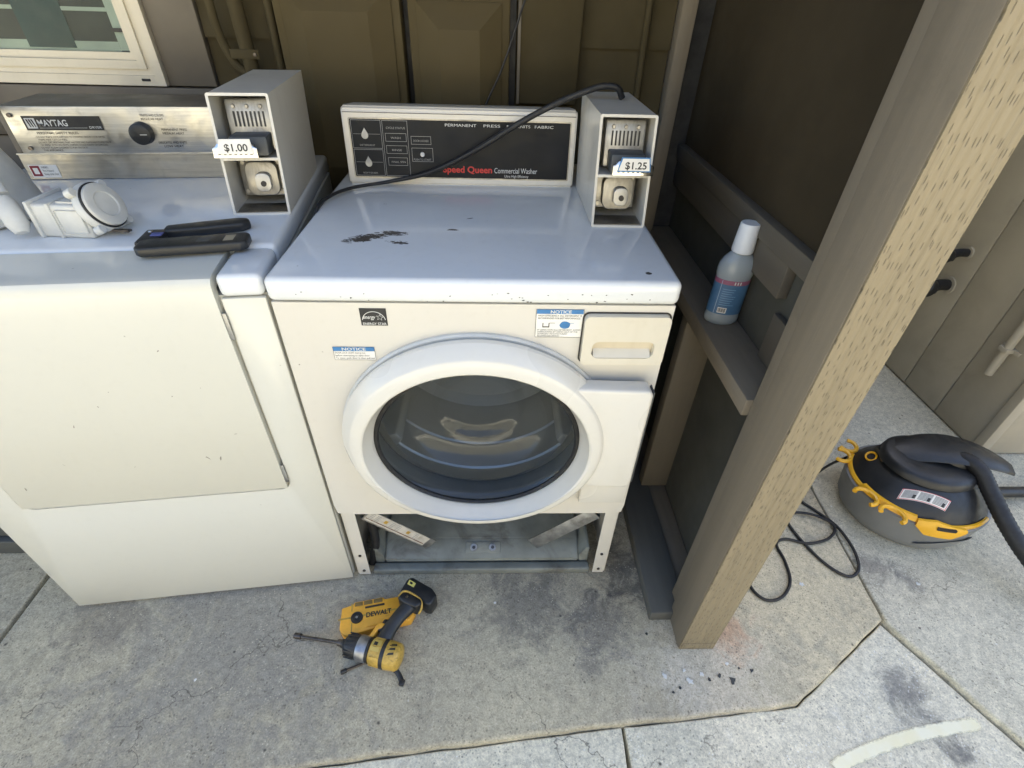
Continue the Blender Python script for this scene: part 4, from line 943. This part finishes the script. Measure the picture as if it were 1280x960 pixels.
# C-shaped accessory hooks
def hook(a, s=1.0):
    ar = radians(a); ctr = Vector((.176*cos(ar)*VS, .176*sin(ar), .139)); rad = Vector((cos(ar), sin(ar), 0)); tg = Vector((-sin(ar), cos(ar), 0))
    pts = [ctr+(tg*cos(radians(q))*.021+rad*(sin(radians(q))*.019+.008))*s for q in range(150, 405, 20)]
    return tube([tuple(p) for p in pts], .0066, 8, 3, flat=.9)
for a, s_ in ((213, 1.45), (235, 1.45), (160, 1.3), (142, 1.3)): ob('accessory_hook', hook(a, s_), m_vyellow, va)
ob('hook_band', band(200, 251, lambda u: .1445, lambda u: .1300, .1615, .008), m_vyellow, va)
ob('rear_latch', band(60, 100, lambda u: .148, lambda u: .112, .170, .006), m_vyellow, va)
pos = Vector((-.135, .035, dome(-.135, .035))); nrm = Vector((-.62, -.25, .74)).normalized()
q, _ = frame_to(pos-nrm*.012, pos+nrm)
ob('port_ring', lathe([(.0115, .0), (.0115, .018), (.0140, .020), (.0165, .018), (.0165, .0)], 28, q), m_vyellow, va)
ob('port_hole', cyl(tuple(pos-nrm*.004), tuple(pos+nrm*.0015), .0112, n=20), m_print, va)
# top handle fin
ob('head_cap', lathe([(.112, .205), (.108, .222), (.098, .231), (.06, .2345), (0, .236)], 56, T(-.005, .01, 0), VS, .95), m_black, va, 50)
fin = bmesh.new(); secs = []
for k in range(25):
    u = k/24; x = -.128+.335*u; zc = .186+.076*sin(pi*min(1, .04+u*.80))**.6; w_ = (.022+.040*sin(pi*min(1, u*.9+.05))**.8)
    yo = .026+.012*sin(pi*u)
    secs.append([fin.verts.new(p) for p in ((x, yo-w_, zc-.010), (x, yo-w_*.9, zc-.002), (x, yo, zc+.005), (x, yo+w_*.9, zc-.002), (x, yo+w_, zc-.010), (x, yo+w_*.8, zc-.013), (x, yo, zc-.009), (x, yo-w_*.8, zc-.013))])
for A, B in zip(secs, secs[1:]):
    for i in range(8): fin.faces.new((A[i], A[(i+1) % 8], B[(i+1) % 8], B[i]))
fin.faces.new(secs[0]); fin.faces.new(secs[-1][::-1])
ob('carry_handle', fin, m_black, va, 50)
# warning sticker hugging the dome
SA, SB, SC, SD = Vector((-.092, -.088)), Vector((.020, -.112)), Vector((.006, -.134)), Vector((-.104, -.108))
def sp_(u, v, e): p = SA.lerp(SB, u).lerp(SD.lerp(SC, u), v); return (p.x, p.y, dome(p.x, p.y)+e)
st = ob('warning_sticker', grid_patch(lambda u, v: sp_(u, v, .0016), 16, 6), m_paper, va, 0)
ob('sticker_border', join(*[grid_patch(f, 12, 1) for f in (lambda u, v: sp_(u, .02+.04*v, .0022), lambda u, v: sp_(u, .94+.04*v, .0022), lambda u, v: sp_(.01+.012*v, u, .0022), lambda u, v: sp_(.975+.012*v, u, .0022))]), m_red, st, 0)
ob('sticker_print', join(*[grid_patch(lambda u, v, a=a, w=w, r=r: sp_(a+w*u, .14+.105*r+.07*v, .0022), 3, 1) for r in range(7) for a, w in ((.05, .27), (.36, .27), (.67, .28))]), M('sticker_grey', (.22, .22, .21), .5), st, 0)
ob('sticker_glyph', join(*[grid_patch(lambda u, v, a=a: sp_(a+.06*u, .5+.35*v, .0026), 2, 2) for a in (.25, .55, .87)]), m_print, st, 0)
VI = (T(1.315, .232, -.004) @ RZ(-14)).inverted()
ob('hose_socket', cyl((1.366, .240, .205), (1.384, .222, .245), .034, .029, n=28, bev=.003), m_black, va, mx=VI)
ob('hose', tube([(1.372, .234, .222), (1.386, .220, .246), (1.406, .185, .240), (1.421, .135, .205), (1.437, .065, .160), (1.462, -.005, .118), (1.51, -.075, .070), (1.59, -.15, .032), (1.72, -.22, .021), (1.95, -.27, .021), (2.3, -.28, .021)], .0205, 16, 14, .0016), m_rubber, va, 60, mx=VI)
wand = tag(ob('vacuum_wand', join(tube([(0, 0, .0), (.16, .012, -.012), (.52, .028, -.030)], .0175, 16, 6), cyl((.07, .005, -.006), (.125, .009, -.010), .0205, n=20, bev=.002)), m_black, None, 40, (1.50, .255, .055)), 'black vacuum wand tube lying behind the vacuum at the right edge', 'wand')
wand.location = (1.485, .262, .0445)

# cords on the floor
ob('cord', tube([(1.215, .36, .13), (1.17, .385, .05), (1.12, .372, .006), (1.055, .325, .005), (1.02, .27, .005), (1.045, .228, .005), (1.083, .17, .005), (1.092, .10, .005), (1.082, .045, .005), (1.06, .012, .005), (1.025, .0, .005), (.985, .035, .005), (.955, .10, .005), (.938, .17, .005), (.948, .208, .006), (.99, .214, .010), (1.045, .196, .011), (1.072, .160, .011), (1.035, .122, .007), (.965, .106, .006), (.905, .122, .005), (.868, .105, .005), (.868, .05, .005), (.855, -.012, .005), (.815, -.056, .005), (.77, -.068, .005), (.742, -.045, .005), (.735, .0, .005), (.74, .08, .005), (.78, .3, .005), (.8, .9, .005)], .0042, 8), m_rubber, va, mx=VI, label='black power cord looped on the concrete')

# ------------------------------------------------------------ flakes and chips by the post foot
rnd = random.Random(11)
m_fl = [M('flake_dark', (.035, .04, .04), .6), M('flake_white', (.66, .66, .62), .6)]
spots = [(.600, -.262, .011, 0), (.572, -.250, .006, 0), (.545, -.258, .006, 0), (.470, -.275, .006, 0), (.452, -.285, .005, 0), (.625, -.235, .006, 0), (.655, -.240, .007, 0), (.600, -.225, .007, 1), (.497, -.262, .009, 1), (.49, -.238, .006, 1), (.42, -.15, .006, 0), (.53, -.246, .007, 1), (.885, -.02, .009, 1), (1.22, -.02, .008, 1), (.44, -.25, .008, 1)]
for k, (x, y, r, kind) in enumerate(spots):
    z = -.004 if x > 1.07 else 0
    o = ob('paint_flake', prism(blob(0, 0, r*.6, 10, .5, rnd.uniform(.8, 1.4), rnd.uniform(0, 3), 40+k), .0003, .0022), m_fl[kind], None, 0, (x, y, z))
    if kind == 0: tag(o, 'tiny dark paint flake on the concrete pad near the foot of the post', 'flake', 'dark paint flakes by the post')
    elif x < .8: tag(o, 'tiny white paint flake on the concrete pad near the foot of the post', 'flake', 'white paint flakes by the post')
    elif x < 1.07: tag(o, 'small pale scrap on the concrete beside the loop of the vacuum cord', 'scrap')
    else: tag(o, 'small pale scrap on the slab in front of the vacuum', 'scrap')
